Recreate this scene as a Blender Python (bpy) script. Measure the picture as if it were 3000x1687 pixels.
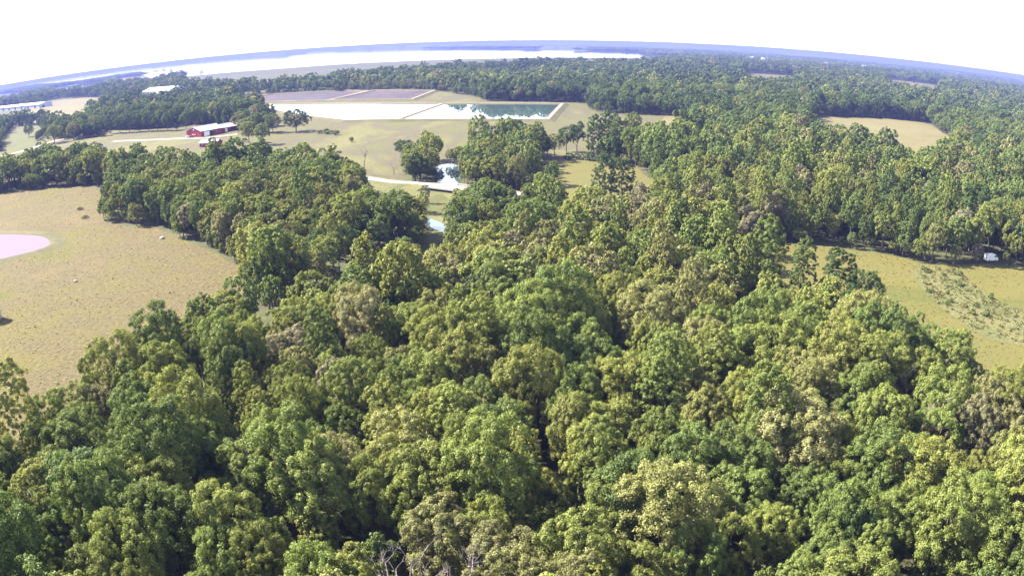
# Aerial view over a wood, pastures, a farmstead, four treatment lagoons and a reservoir on the skyline.
import bpy, math, random
import numpy as np
from mathutils import Vector, Matrix

for o in list(bpy.data.objects):
    bpy.data.objects.remove(o)
S = bpy.context.scene
COL = S.collection
R = math.radians

# ------------------------------------------------------------------ camera (wide drone lens, equisolid)
CAM_H = 62.0
PITCH, ROLL, LENS = R(17.9), R(-0.6), 36.0 * 2325 / 3000
cd = bpy.data.cameras.new('drone_camera')
cam = bpy.data.objects.new('drone_camera', cd)
COL.objects.link(cam)
cd.type = 'PANO'
cd.panorama_type = 'FISHEYE_EQUISOLID'
cd.sensor_fit = 'HORIZONTAL'
cd.sensor_width = 36.0
cd.fisheye_lens = LENS
cd.fisheye_fov = R(180)
cd.clip_start = 0.5
cd.clip_end = 120000
cam.matrix_world = Matrix.Translation((0, 0, CAM_H)) @ Matrix.Rotation(math.pi / 2 - PITCH, 4, 'X') @ Matrix.Rotation(ROLL, 4, 'Z')
S.camera = cam
CAM_R = np.array((Matrix.Rotation(math.pi / 2 - PITCH, 3, 'X') @ Matrix.Rotation(ROLL, 3, 'Z')))

# ------------------------------------------------------------------ light
SUN_AZ = R(-68)        # measured from +Y towards +X: the sun stands to the left, a little ahead
SUN_EL = R(42)
W = bpy.data.worlds.new('World'); S.world = W; W.use_nodes = True
wn, wl = W.node_tree.nodes, W.node_tree.links
wn.clear()
sky = wn.new('ShaderNodeTexSky'); sky.sky_type = 'NISHITA'; sky.sun_disc = False
sky.sun_elevation = SUN_EL; sky.sun_rotation = SUN_AZ
sky.altitude = 150; sky.air_density = 1.0; sky.dust_density = 0.5; sky.ozone_density = 1.0
bg = wn.new('ShaderNodeBackground'); bg.inputs['Strength'].default_value = 0.08
wo = wn.new('ShaderNodeOutputWorld')
hs = wn.new('ShaderNodeHueSaturation'); hs.inputs['Saturation'].default_value = 0.5      # milky, hazy air
wl.new(sky.outputs[0], hs.inputs['Color']); wl.new(hs.outputs[0], bg.inputs[0]); wl.new(bg.outputs[0], wo.inputs[0])
sl = bpy.data.lights.new('sun', 'SUN'); sl.energy = 5.0; sl.angle = R(0.6); sl.color = (1.0, 0.92, 0.76)
sun = bpy.data.objects.new('sun', sl); COL.objects.link(sun)
sd = Vector((math.cos(SUN_EL) * math.sin(SUN_AZ), math.cos(SUN_EL) * math.cos(SUN_AZ), math.sin(SUN_EL)))
sun.rotation_euler = sd.to_track_quat('Z', 'Y').to_euler()
S.view_settings.view_transform = 'Standard'; S.view_settings.look = 'None'
S.view_settings.exposure = 2.95; S.view_settings.gamma = 1.0; S.view_settings.use_curve_mapping = False
S.render.engine = 'CYCLES'
S.cycles.use_denoising = True
try: S.cycles.denoiser = 'OPENIMAGEDENOISE'
except Exception: pass
S.cycles.max_bounces = 4; S.cycles.diffuse_bounces = 2; S.cycles.glossy_bounces = 2
S.cycles.transmission_bounces = 2; S.cycles.volume_bounces = 0; S.cycles.transparent_max_bounces = 4
S.cycles.caustics_reflective = False; S.cycles.caustics_refractive = False

# ------------------------------------------------------------------ surveyed outlines (metres, camera foot = origin)
D = {
  'pasture': [(-592.7,390.7),(-347.6,371.4),(-294.1,378.7),(-270.2,382.7),(-245.0,382.6),(-216.9,375.9),(-181.7,321.4),(-169.5,289.1),(-153.1,277.5),(-132.2,269.9),(-117.0,251.7),(-101.2,239.2),(-88.5,225.4),(-78.8,213.7),(-61.6,171.3),(-61.2,157.0),(-66.8,142.8),(-70.8,137.7),(-70.4,117.8),(-71.7,112.4),(-75.6,106.2),(-77.9,97.8),(-80.6,91.7),(-93.6,77.5),(-150.5,75.1)],
  'farmyard': [(-594.3,877.7),(-500.4,744.7),(-462.9,664.8),(-475.5,620.3),(-689.7,682.1),(-582.4,574.2),(-330.0,429.5),(-313.5,431.8),(-318.7,479.6),(-292.3,466.6),(-247.4,432.1),(-194.0,384.3),(-159.8,362.6),(-156.4,363.3),(-143.4,368.1),(-126.6,383.6),(-177.3,546.8),(-221.6,619.7),(-298.0,697.2),(-320.1,681.5),(-355.6,692.7),(-409.8,718.6),(-382.4,662.8),(-396.4,659.6),(-432.6,665.0),(-491.0,741.3)],
  'meadow': [(-362.1,1119.9),(-208.6,1064.9),(-117.8,1031.0),(-87.1,996.2),(-65.9,937.0),(-37.3,877.3),(-24.4,809.9),(73.8,781.3),(70.3,714.6),(74.0,677.5),(115.0,658.2),(142.4,658.0),(151.2,632.1),(85.0,418.5),(76.7,435.0),(66.0,416.6),(53.5,419.1),(42.0,396.6),(38.6,396.5),(30.8,385.3),(24.5,392.2),(18.9,418.4),(4.4,443.2),(-10.3,434.2),(-18.8,422.6),(-25.7,409.1),(-36.6,392.1),(-42.6,384.6),(-53.4,389.7),(-61.4,418.6),(-49.9,378.8),(-45.5,350.1),(-51.2,338.2),(-64.8,360.1),(-61.1,325.6),(-61.6,323.5),(-68.6,339.1),(-79.3,335.4),(-92.3,358.4),(-126.9,395.3),(-188.1,551.4),(-207.8,601.6),(-194.8,630.5),(-236.3,721.6),(-251.5,780.5),(-316.2,895.5),(-372.6,1049.5),(-381.2,1104.6)],
  'creek_meadow': [(13.9,409.8),(33.0,413.0),(45.8,402.4),(57.1,385.0),(66.3,369.0),(55.7,288.2),(43.9,243.6),(36.6,239.4),(22.9,243.9),(16.2,258.6),(9.1,270.9),(8.5,305.8)],
  'road_gap': [(-68.8,357.1),(-52.0,344.1),(-36.4,336.4),(-27.0,329.8),(-3.2,321.9),(4.5,315.6),(13.5,300.1),(11.9,292.5),(3.6,253.4),(-2.7,261.9),(-11.4,267.2),(-24.8,301.1),(-33.4,307.2),(-32.7,250.5),(-38.9,254.8),(-52.5,271.7)],
  'lawn': [(-34.1,317.1),(-21.0,314.4),(-20.0,288.2),(-17.6,226.1),(-16.3,197.3),(-19.9,188.7),(-22.9,187.9),(-27.3,214.3),(-30.6,267.7),(-29.6,284.2)],
  'small_clearing': [(71.2,238.8),(79.5,241.1),(75.5,224.4),(59.5,185.9),(57.2,190.7)],
  'hayfield': [(80.0,238.9),(87.7,236.4),(100.6,231.5),(112.6,225.1),(122.5,219.2),(129.5,209.7),(138.5,210.8),(150.1,211.6),(168.5,209.4),(261.0,202.4),(135.2,98.8),(95.4,113.8),(87.4,114.8),(83.8,118.3),(80.6,122.5),(78.2,126.9),(76.0,133.9),(75.1,145.0),(72.6,154.1),(68.7,159.7),(64.3,164.0),(60.3,172.2),(63.9,195.5)],
  'far_field': [(281.3,705.6),(379.8,737.2),(427.2,725.1),(384.8,628.2),(373.8,585.2),(262.0,413.8),(216.9,374.6),(219.3,403.6),(213.6,433.5),(205.3,436.4),(193.2,476.8)],
  'tan_field': [(-1101.7,1588.4),(-1078.3,1580.2),(-933.9,1476.0),(-742.9,1252.8),(-472.2,796.9),(-508.8,810.2),(-651.7,953.8),(-740.2,1031.3)],
  'wh_front': [(-1785.4,2049.0),(-1290.8,1701.5),(-1030.5,1514.1),(-709.5,1057.3),(-670.6,970.2),(-790.6,1040.9),(-1030.2,1180.7)],
  'yard_field': [(122.2,644.9),(141.7,655.0),(102.9,474.9),(88.6,466.9)],
  'farm_pond': [(-297.9,278.2),(-251.6,277.8),(-213.8,271.0),(-196.3,267.7),(-183.7,263.1),(-174.6,254.1),(-171.4,246.9),(-173.9,240.6),(-179.0,235.6),(-184.0,230.8),(-204.7,222.6),(-242.7,223.3)],
  'creek_pool': [(-37.0,389.5),(-33.1,397.7),(-27.7,394.8),(-23.1,377.4),(-21.4,349.1),(-24.6,336.8),(-30.6,335.7),(-32.9,337.6),(-36.4,365.2)],
  'creek': [(-26.5,339.4),(-22.3,319.6),(-14.9,303.0),(-12.3,271.7),(-17.1,251.0),(-22.1,255.6),(-28.7,268.1),(-38.1,279.2),(-46.1,274.3)],
  'toe': [(-699.7,1613.4),(-661.5,1562.3),(-479.3,1355.5),(-389.3,1273.0),(-299.2,1429.6),(-117.4,1597.8),(5.0,1697.1),(74.6,1769.0),(332.4,1896.5)],
  'lagoon_w': [(-269.1,875.1),(-70.0,770.2),(-91.6,631.5),(-131.0,639.2),(-170.1,686.3),(-195.1,720.8),(-248.8,808.3)],
  'lagoon_e': [(-63.8,768.3),(46.0,751.4),(25.6,607.1),(-86.6,627.3)],
  'lagoon_nw': [(-294.7,930.2),(-207.5,889.8),(-189.3,1031.4),(-230.5,1073.6),(-331.6,1080.9),(-343.6,1054.2)],
  'lagoon_ne': [(-201.8,891.0),(-107.8,850.9),(-97.0,987.1),(-176.5,1036.7)],
  'lake': [(-9295.4,13022.9),(-8398.4,13618.6),(-7694.6,14028.3),(-4534.4,10336.7),(-3401.2,9651.7),(-2443.9,8021.6),(-2231.7,8626.1),(-3729.4,14575.2),(-3885.7,15521.0),(-2428.1,10533.7),(-1289.9,8408.7),(18.1,5826.6),(258.6,5008.1),(756.0,4603.9),(636.4,3551.6),(742.6,3054.3),(372.0,2122.7),(119.1,2823.8),(8.2,2743.1),(-198.3,2703.1),(-561.3,2685.4),(-799.6,2619.0),(-943.1,2670.6),(-1153.1,2702.6),(-1144.4,2463.4),(-2440.9,4811.2),(-2470.2,4518.5),(-2471.2,4121.7),(-3107.7,4743.2)],
  'dam': [(-1178.5,2719.5),(-1164.8,2730.1),(-952.4,2697.0),(-807.2,2644.1),(-566.7,2711.3),(-200.2,2729.0),(8.3,2769.7),(120.3,2852.1),(504.7,2880.0)],
  'inlet_a': [(-2615.0,3988.2),(-2316.9,3823.4),(-1912.6,3451.7),(-1165.3,2110.9),(-1247.5,2046.9),(-1495.9,2280.4)],
  'inlet_b': [(-5745.9,6927.1),(-3668.6,4851.2),(-3093.1,4356.5),(-1750.5,2471.3),(-1934.3,2556.4),(-2698.7,3250.9)],
  'pale_a': [(-2282.7,4173.3),(-1896.4,3817.5),(-1469.5,3126.7),(-924.3,1966.0),(-1138.1,2240.5),(-1303.3,2381.5)],
  'pale_b': [(-1187.2,1771.3),(-1068.7,1759.1),(-900.0,1589.8),(-601.6,1062.3),(-700.3,1140.7),(-765.3,1141.3)],
  'pale_c': [(-699.4,953.3),(-629.0,916.0),(-567.3,839.8),(-502.8,741.0),(-414.4,572.8),(-430.0,561.5),(-545.0,712.7)],
  'clear_r1': [(531.4,1756.6),(673.1,1796.3),(446.8,1192.0),(356.9,1143.8)],
  'clear_r2': [(1094.9,2123.7),(1218.1,2002.0),(753.6,1250.4),(691.3,1340.4)],
  'road': [(-80.6,366.5),(-51.2,338.6),(-40.9,336.9),(-27.7,325.7),(-13.5,316.7),(-3.2,313.2),(4.1,307.2),(18.2,289.9)],
  'farm_track': [(-567.7,559.4),(-467.4,554.2),(-446.0,581.1),(-433.9,593.0),(-432.8,626.9),(-438.0,661.5),(-428.4,678.4)],
  'weed_strip': [(122.4,205.7),(129.8,207.5),(138.1,205.6),(135.2,196.8),(132.1,179.9),(136.6,166.1),(157.4,142.0),(142.4,126.1),(118.0,146.7),(112.3,156.6),(110.4,167.9),(113.5,183.1)],
  'gaps': [[(-27.3,224.1),(-31.4,205.7),(-36.2,189.9),(-40.8,177.5),(-47.2,168.7)],[(-47.2,168.7),(-50.6,157.3),(-52.0,146.0)],[(81.9,112.1),(73.8,101.0)],[(52.9,165.4),(50.6,146.0)],[(56.1,147.6),(49.9,145.0)]],
  'P_lone_tree': (-160.4,578.1),
  'P_col_a': (35.6,298.4),
  'P_col_b': (42.4,295.8),
  'P_snag_a': (-69.2,367.3),
  'P_bare_b': (-55.1,367.8),
  'P_pale_snag': (60.0,219.9),
  'P_bare_grey': (63.2,105.4),
  'P_dead_a': (-11.6,62.8),
  'P_dead_b': (-7.0,62.9),
  'P_e_a': (60.4,173.4),
  'P_e_b': (72.5,179.3),
  'P_e_c': (77.0,167.6),
  'P_e_d': (81.7,161.4),
  'P_barn0': (-259.8,591.0),
  'P_barn1': (-240.2,581.3),
  'P_barn2': (-224.8,607.7),
  'P_shed0': (-223.8,518.8),
  'P_shed1': (-214.7,514.9),
  'P_shed2': (-195.3,505.2),
  'P_wh0': (-1206.1,1589.3),
  'P_wh1': (-994.2,1460.6),
  'P_wh2': (-1371.6,1616.4),
  'P_fb0': (-623.6,1248.3),
  'P_fb1': (-551.2,1204.4),
  'P_house': (46.7,226.5),
  'P_van': (157.5,215.3),
  'P_car1': (-252.5,583.3),
  'P_car2': (-247.1,580.7),
  'P_truck': (-241.2,594.1),
  'P_tank': (-141.1,168.8),
  'P_sh1': (-197.3,533.1),
  'P_sh2': (-190.8,530.4),
  'P_sh3': (-185.0,528.0),
  'P_barntree': (-291.8,647.9),
  'P_shedtree': (-199.3,500.5),
  'P_rock1': (-131.7,202.3),
  'P_rock2': (-123.5,252.5),
  'P_brush1': (-195.7,313.9),
  'P_brush2': (-181.4,294.4),
  'P_jetty0': (-1516.5,3501.7),
  'P_jetty1': (-1179.4,3123.9),
  'R_farm_row': [(-525.1,744.7),(-421.6,641.4),(-407.7,655.0),(-395.4,661.3),(-382.4,662.8),(-377.5,678.7),(-363.9,673.0),(-352.0,670.8),(-340.5,668.8),(-327.7,663.7),(-316.3,659.5),(-303.4,654.5),(-287.4,660.0),(-279.4,665.4),(-267.9,666.6),(-257.6,665.9)],
  'R_barn_group': [(-213.9,597.9),(-200.2,576.6),(-195.0,584.7),(-188.3,586.0),(-178.7,577.4),(-179.0,520.3),(-164.5,506.2),(-233.7,645.3),(-216.5,636.3),(-201.9,629.0)],
  'R_lone_bush': [(-137.2,556.4),(-130.3,551.9),(-122.0,543.0),(-101.6,498.4)],
  'R_creek_trees': [(-56.0,412.8),(-50.2,394.7),(-42.6,372.8),(-42.7,345.4),(-44.8,401.6),(-40.4,410.3),(-17.4,417.0),(-9.8,400.8),(-2.8,392.4),(3.8,373.2),(8.2,354.0),(-11.9,355.3),(-3.9,333.5),(-14.9,334.3),(16.9,414.6),(23.5,419.3),(-17.0,385.0),(-10.4,431.6),(-1.1,424.3)],
  'gaps2': [[(-24.8,375.6),(-24.4,420.3),(-29.6,469.7),(-36.7,513.1)]],
  'R_meadow_edge': [(43.0,404.7),(49.5,407.2),(54.7,399.2),(60.7,391.6),(36.0,426.8),(31.0,436.1),(66.6,385.4),(58.7,443.5),(68.6,444.0)],
  'R_far_right': [(1988.8,6107.2),(2115.6,6266.7),(1078.9,3436.6),(1083.6,3277.6),(6987.9,14748.6),(7465.0,15492.9),(1358.7,3239.1),(1328.1,3135.5),(1594.7,3343.5),(1474.6,3765.6),(1444.3,3243.8),(5650.0,8685.4),(515.2,2940.0),(549.3,2880.7)],
  'R_left_town': [(-3058.8,6407.1),(-2510.1,5407.8),(-2095.8,4619.3),(-1715.5,3915.3),(-1381.0,3207.3),(-1292.4,3171.1),(-1375.8,3101.5),(-2426.2,4940.5),(-2911.2,5525.1),(-3553.2,5068.0),(-3807.2,5218.4)],
  'creek_grass': [(7.9,373.0),(8.8,458.2),(29.5,472.8),(46.3,476.0),(81.2,459.5),(78.5,384.1),(69.5,363.5)],
  'R_hedge': [(30.4,407.0),(34.4,408.2),(37.5,407.0),(40.9,404.6),(44.0,401.2),(47.7,396.7),(51.7,389.1)],
  'R_dying': [(39.0,224.0),(57.9,226.4),(70.1,221.3),(85.6,241.2)],
}

# ------------------------------------------------------------------ materials
def mat(name):
    m = bpy.data.materials.new(name); m.use_nodes = True
    n, l = m.node_tree.nodes, m.node_tree.links
    n.clear()
    out = n.new('ShaderNodeOutputMaterial')
    return m, n, l, out
def ramp(n, stops, mode='LINEAR'):
    r = n.new('ShaderNodeValToRGB'); cr = r.color_ramp; cr.interpolation = mode
    while len(cr.elements) < len(stops): cr.elements.new(0.5)
    for e, (p, c) in zip(cr.elements, stops): e.position = p; e.color = (*c, 1)
    return r
def noise(n, l, scale, detail=6, rough=0.6, vec=None, sc=(1, 1, 1), dist=0.0):
    t = n.new('ShaderNodeTexNoise'); t.inputs['Scale'].default_value = scale
    t.inputs['Detail'].default_value = detail; t.inputs['Roughness'].default_value = rough
    t.inputs['Distortion'].default_value = dist
    g = n.new('ShaderNodeNewGeometry')
    mp = n.new('ShaderNodeMapping'); mp.inputs['Scale'].default_value = sc
    l.new(g.outputs['Position'], mp.inputs[0]); l.new(mp.outputs[0], t.inputs['Vector'])
    return t
def mixc(n, l, fac, a, b, mode='MIX'):
    m = n.new('ShaderNodeMix'); m.data_type = 'RGBA'; m.blend_type = mode
    for sock, v in ((m.inputs[0], fac), (m.inputs[6], a), (m.inputs[7], b)):
        if hasattr(v, 'links') or hasattr(v, 'is_linked'): l.new(v, sock)
        elif isinstance(v, tuple): sock.default_value = (*v, 1)
        else: sock.default_value = v
    return m.outputs[2]
def bump(n, l, h, strength, dist):
    b = n.new('ShaderNodeBump'); b.inputs['Strength'].default_value = strength; b.inputs['Distance'].default_value = dist
    l.new(h, b.inputs['Height']); return b.outputs[0]

def field_mat(name, stops, s1=0.012, s2=0.35, fine=((0.75,) * 3, (1.25,) * 3), bmp=0.5, stretch=(1, 1, 1)):
    m, n, l, out = mat(name)
    p = n.new('ShaderNodeBsdfPrincipled'); p.inputs['Roughness'].default_value = 0.95
    p.inputs['Specular IOR Level'].default_value = 0.1
    a = noise(n, l, s1, 5, 0.65, sc=stretch, dist=0.6); ra = ramp(n, stops); l.new(a.outputs[0], ra.inputs[0])
    b = noise(n, l, s2, 6, 0.7); rb = ramp(n, [(0.3, fine[0]), (0.7, fine[1])]); l.new(b.outputs[0], rb.inputs[0])
    c = mixc(n, l, 1.0, ra.outputs[0], rb.outputs[0], 'MULTIPLY')
    l.new(c, p.inputs['Base Color'])
    l.new(bump(n, l, b.outputs[0], bmp, 0.6), p.inputs['Normal'])
    l.new(p.outputs[0], out.inputs[0])
    return m
def plain_mat(name, col, rough=0.7, var=0.15, scale=3.0, spec=0.3, metal=0.0):
    m, n, l, out = mat(name)
    p = n.new('ShaderNodeBsdfPrincipled'); p.inputs['Roughness'].default_value = rough
    p.inputs['Specular IOR Level'].default_value = spec; p.inputs['Metallic'].default_value = metal
    a = noise(n, l, scale, 4, 0.6)
    lo = tuple(c * (1 - var) for c in col); hi = tuple(c * (1 + var) for c in col)
    r = ramp(n, [(0.3, lo), (0.7, hi)]); l.new(a.outputs[0], r.inputs[0]); l.new(r.outputs[0], p.inputs['Base Color'])
    l.new(p.outputs[0], out.inputs[0])
    return m
def water_mat(name, col, rough, wave, dist, spec=0.5):
    m, n, l, out = mat(name)
    p = n.new('ShaderNodeBsdfPrincipled'); p.inputs['Base Color'].default_value = (*col, 1)
    p.inputs['Roughness'].default_value = rough; p.inputs['IOR'].default_value = 1.33
    p.inputs['Specular IOR Level'].default_value = spec
    if wave:
        a = noise(n, l, wave, 3, 0.5); l.new(bump(n, l, a.outputs[0], 0.25, dist), p.inputs['Normal'])
    l.new(p.outputs[0], out.inputs[0])
    return m

M = {}
M['floor'] = field_mat('forest_floor', [(0.3, (0.030, 0.028, 0.016)), (0.55, (0.040, 0.046, 0.020)), (0.75, (0.055, 0.045, 0.028))], 0.05, 0.5)
M['pasture'] = field_mat('pasture_grass_ground', [(0.30, (0.047, 0.050, 0.013)), (0.42, (0.065, 0.055, 0.019)), (0.52, (0.059, 0.048, 0.024)), (0.62, (0.072, 0.056, 0.025)), (0.74, (0.065, 0.062, 0.019))], 0.022, 0.8, fine=((0.62,) * 3, (1.38,) * 3), bmp=1.0)
M['meadow'] = field_mat('meadow_grass', [(0.30, (0.035, 0.044, 0.012)), (0.42, (0.054, 0.054, 0.019)), (0.52, (0.049, 0.043, 0.026)), (0.60, (0.064, 0.062, 0.022)), (0.72, (0.075, 0.068, 0.030))], 0.016, 0.4, stretch=(1, 0.4, 1))
M['hay'] = field_mat('mown_hay', [(0.28, (0.045, 0.050, 0.013)), (0.45, (0.066, 0.060, 0.018)), (0.58, (0.060, 0.057, 0.018)), (0.75, (0.076, 0.062, 0.027))], 0.020, 0.7, fine=((0.85,) * 3, (1.15,) * 3), bmp=0.35)
M['tanfield'] = field_mat('dry_field', [(0.3, (0.070, 0.060, 0.027)), (0.7, (0.088, 0.079, 0.037))], 0.02, 0.5)
M['lawn'] = field_mat('short_lawn', [(0.3, (0.036, 0.045, 0.013)), (0.7, (0.061, 0.056, 0.023))], 0.05, 0.8)
M['weeds'] = field_mat('weed_ground', [(0.3, (0.054, 0.062, 0.024)), (0.6, (0.079, 0.076, 0.033)), (0.8, (0.107, 0.085, 0.049))], 0.08, 0.9, bmp=1.0)
M['bankgrass'] = field_mat('bank_grass', [(0.3, (0.040, 0.042, 0.017)), (0.7, (0.070, 0.061, 0.033))], 0.03, 0.5)
M['gravel'] = field_mat('pale_gravel', [(0.3, (0.133, 0.102, 0.099)), (0.7, (0.179, 0.141, 0.135))], 0.06, 1.2)
M['dam'] = field_mat('dam_grass', [(0.3, (0.032, 0.036, 0.020)), (0.7, (0.047, 0.046, 0.027))], 0.004, 0.03)
M['road'] = field_mat('road_surface', [(0.3, (0.163, 0.153, 0.150)), (0.7, (0.211, 0.197, 0.194))], 0.08, 1.5, bmp=0.2)
M['track'] = field_mat('gravel_track', [(0.3, (0.178, 0.141, 0.120)), (0.7, (0.246, 0.201, 0.171))], 0.08, 1.5)
M['hills'] = field_mat('hill_forest', [(0.3, (0.025, 0.038, 0.019)), (0.6, (0.043, 0.053, 0.025)), (0.8, (0.085, 0.081, 0.043))], 0.0006, 0.008, bmp=1.0)
M['lagoon'] = water_mat('lagoon_water', (0.03, 0.05, 0.05), 0.02, 0.25, 0.004)
M['lake'] = water_mat('lake_water', (0.03, 0.05, 0.07), 0.05, 0, 0)
M['pond'] = water_mat('pond_water', (0.080, 0.046, 0.098), 0.3, 0.4, 0.01, 0.08)
M['creek'] = water_mat('creek_water', (0.03, 0.045, 0.05), 0.02, 0.6, 0.003)
def mud_mat():
    m, n, l, out = mat('wet_mud')
    p = n.new('ShaderNodeBsdfPrincipled'); p.inputs['Specular IOR Level'].default_value = 0.15
    a = noise(n, l, 0.05, 5, 0.6, sc=(0.35, 1.3, 1), dist=0.8)
    r = ramp(n, [(0.36, (0.010, 0.008, 0.011)), (0.5, (0.026, 0.019, 0.025)), (0.62, (0.052, 0.037, 0.050))]); l.new(a.outputs[0], r.inputs[0])
    l.new(r.outputs[0], p.inputs['Base Color'])
    r2 = ramp(n, [(0.35, (0.45,) * 3), (0.5, (0.95,) * 3)]); l.new(a.outputs[0], r2.inputs[0]); l.new(r2.outputs[0], p.inputs['Roughness'])
    l.new(p.outputs[0], out.inputs[0]); return m
M['mud'] = mud_mat()
M['barn_red'] = plain_mat('red_metal_siding', (0.20, 0.010, 0.022), 0.5, 0.12, 0.6)
M['metal_roof'] = plain_mat('pale_metal_roof', (0.34, 0.29, 0.37), 0.45, 0.08, 0.4, 0.5)
M['white'] = plain_mat('white_paint', (0.78, 0.78, 0.78), 0.5, 0.05, 1.0)
M['white_roof'] = plain_mat('white_roof_sheet', (0.46, 0.46, 0.50), 0.5, 0.05, 0.2)
M['grey_wall'] = plain_mat('grey_metal_wall', (0.38, 0.37, 0.44), 0.6, 0.08, 0.4)
M['dark'] = plain_mat('dark_opening', (0.02, 0.02, 0.022), 0.4, 0.1, 1.0)
M['glass'] = plain_mat('window_glass', (0.03, 0.035, 0.04), 0.08, 0.1, 1.0, 0.5)
M['concrete'] = plain_mat('concrete', (0.20, 0.19, 0.18), 0.85, 0.12, 1.2)
M['steel'] = plain_mat('galvanised_steel', (0.42, 0.42, 0.46), 0.4, 0.1, 0.8, 0.5, 0.6)
M['shingle'] = plain_mat('grey_shingle', (0.30, 0.29, 0.40), 0.8, 0.12, 2.0)
M['rubber'] = plain_mat('tyre_rubber', (0.02, 0.02, 0.02), 0.85, 0.1, 3.0)
M['car_white'] = plain_mat('white_car_paint', (0.75, 0.75, 0.76), 0.25, 0.03, 1.0, 0.5)
M['car_dark'] = plain_mat('dark_car_paint', (0.05, 0.06, 0.10), 0.25, 0.05, 1.0, 0.5)
M['car_silver'] = plain_mat('silver_car_paint', (0.48, 0.50, 0.55), 0.3, 0.04, 1.0, 0.5)
M['rock'] = plain_mat('pale_stone', (0.20, 0.175, 0.15), 0.9, 0.2, 2.0)
M['wood'] = plain_mat('weathered_wood', (0.22, 0.19, 0.17), 0.85, 0.2, 1.5)
M['bark'] = plain_mat('tree_bark', (0.085, 0.068, 0.055), 0.9, 0.25, 2.0)
M['deadwood'] = plain_mat('bleached_dead_wood', (0.15, 0.125, 0.135), 0.85, 0.2, 2.0)
M['snagwood'] = plain_mat('dark_dead_wood', (0.13, 0.10, 0.10), 0.85, 0.2, 2.0)

def leaf_mat(name, stops, transl=0.36):
    m, n, l, out = mat(name)
    at = n.new('ShaderNodeAttribute'); at.attribute_type = 'INSTANCER'; at.attribute_name = 'tint'
    r = ramp(n, stops); l.new(at.outputs['Fac'], r.inputs[0])
    va = n.new('ShaderNodeAttribute'); va.attribute_type = 'INSTANCER'; va.attribute_name = 'val'
    lv = n.new('ShaderNodeAttribute'); lv.attribute_type = 'GEOMETRY'; lv.attribute_name = 'lv'
    mr = n.new('ShaderNodeMapRange'); mr.inputs['To Min'].default_value = 0.80; mr.inputs['To Max'].default_value = 1.20
    l.new(lv.outputs['Fac'], mr.inputs['Value'])
    mu = n.new('ShaderNodeMath'); mu.operation = 'MULTIPLY'; l.new(mr.outputs[0], mu.inputs[0]); l.new(va.outputs['Fac'], mu.inputs[1])
    hs = n.new('ShaderNodeHueSaturation'); l.new(r.outputs[0], hs.inputs['Color']); l.new(mu.outputs[0], hs.inputs['Value'])
    d = n.new('ShaderNodeBsdfDiffuse'); t = n.new('ShaderNodeBsdfTranslucent')
    tc = mixc(n, l, 1.0, hs.outputs[0], (1.15, 1.1, 0.5), 'MULTIPLY')
    l.new(hs.outputs[0], d.inputs[0]); l.new(tc, t.inputs[0])
    g = n.new('ShaderNodeBsdfGlossy'); g.inputs['Roughness'].default_value = 0.5; g.inputs['Color'].default_value = (0.6, 0.6, 0.6, 1)
    mx = n.new('ShaderNodeMixShader'); mx.inputs[0].default_value = transl
    l.new(d.outputs[0], mx.inputs[1]); l.new(t.outputs[0], mx.inputs[2])
    m2 = n.new('ShaderNodeMixShader'); m2.inputs[0].default_value = 0.015
    l.new(mx.outputs[0], m2.inputs[1]); l.new(g.outputs[0], m2.inputs[2])
    l.new(m2.outputs[0], out.inputs[0])
    return m
PALETTE = [(0.0, (0.036, 0.061, 0.020)), (0.25, (0.062, 0.094, 0.026)), (0.5, (0.099, 0.128, 0.032)),
           (0.7, (0.142, 0.154, 0.037)), (0.85, (0.140, 0.138, 0.062)), (1.0, (0.160, 0.146, 0.104))]
M['leaf'] = leaf_mat('broad_leaves', PALETTE)
M['grass_blade'] = leaf_mat('grass_blades', [(0.0, (0.075, 0.09, 0.03)), (0.4, (0.115, 0.105, 0.045)), (0.7, (0.135, 0.108, 0.06)), (1.0, (0.18, 0.135, 0.07))], 0.45)

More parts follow.
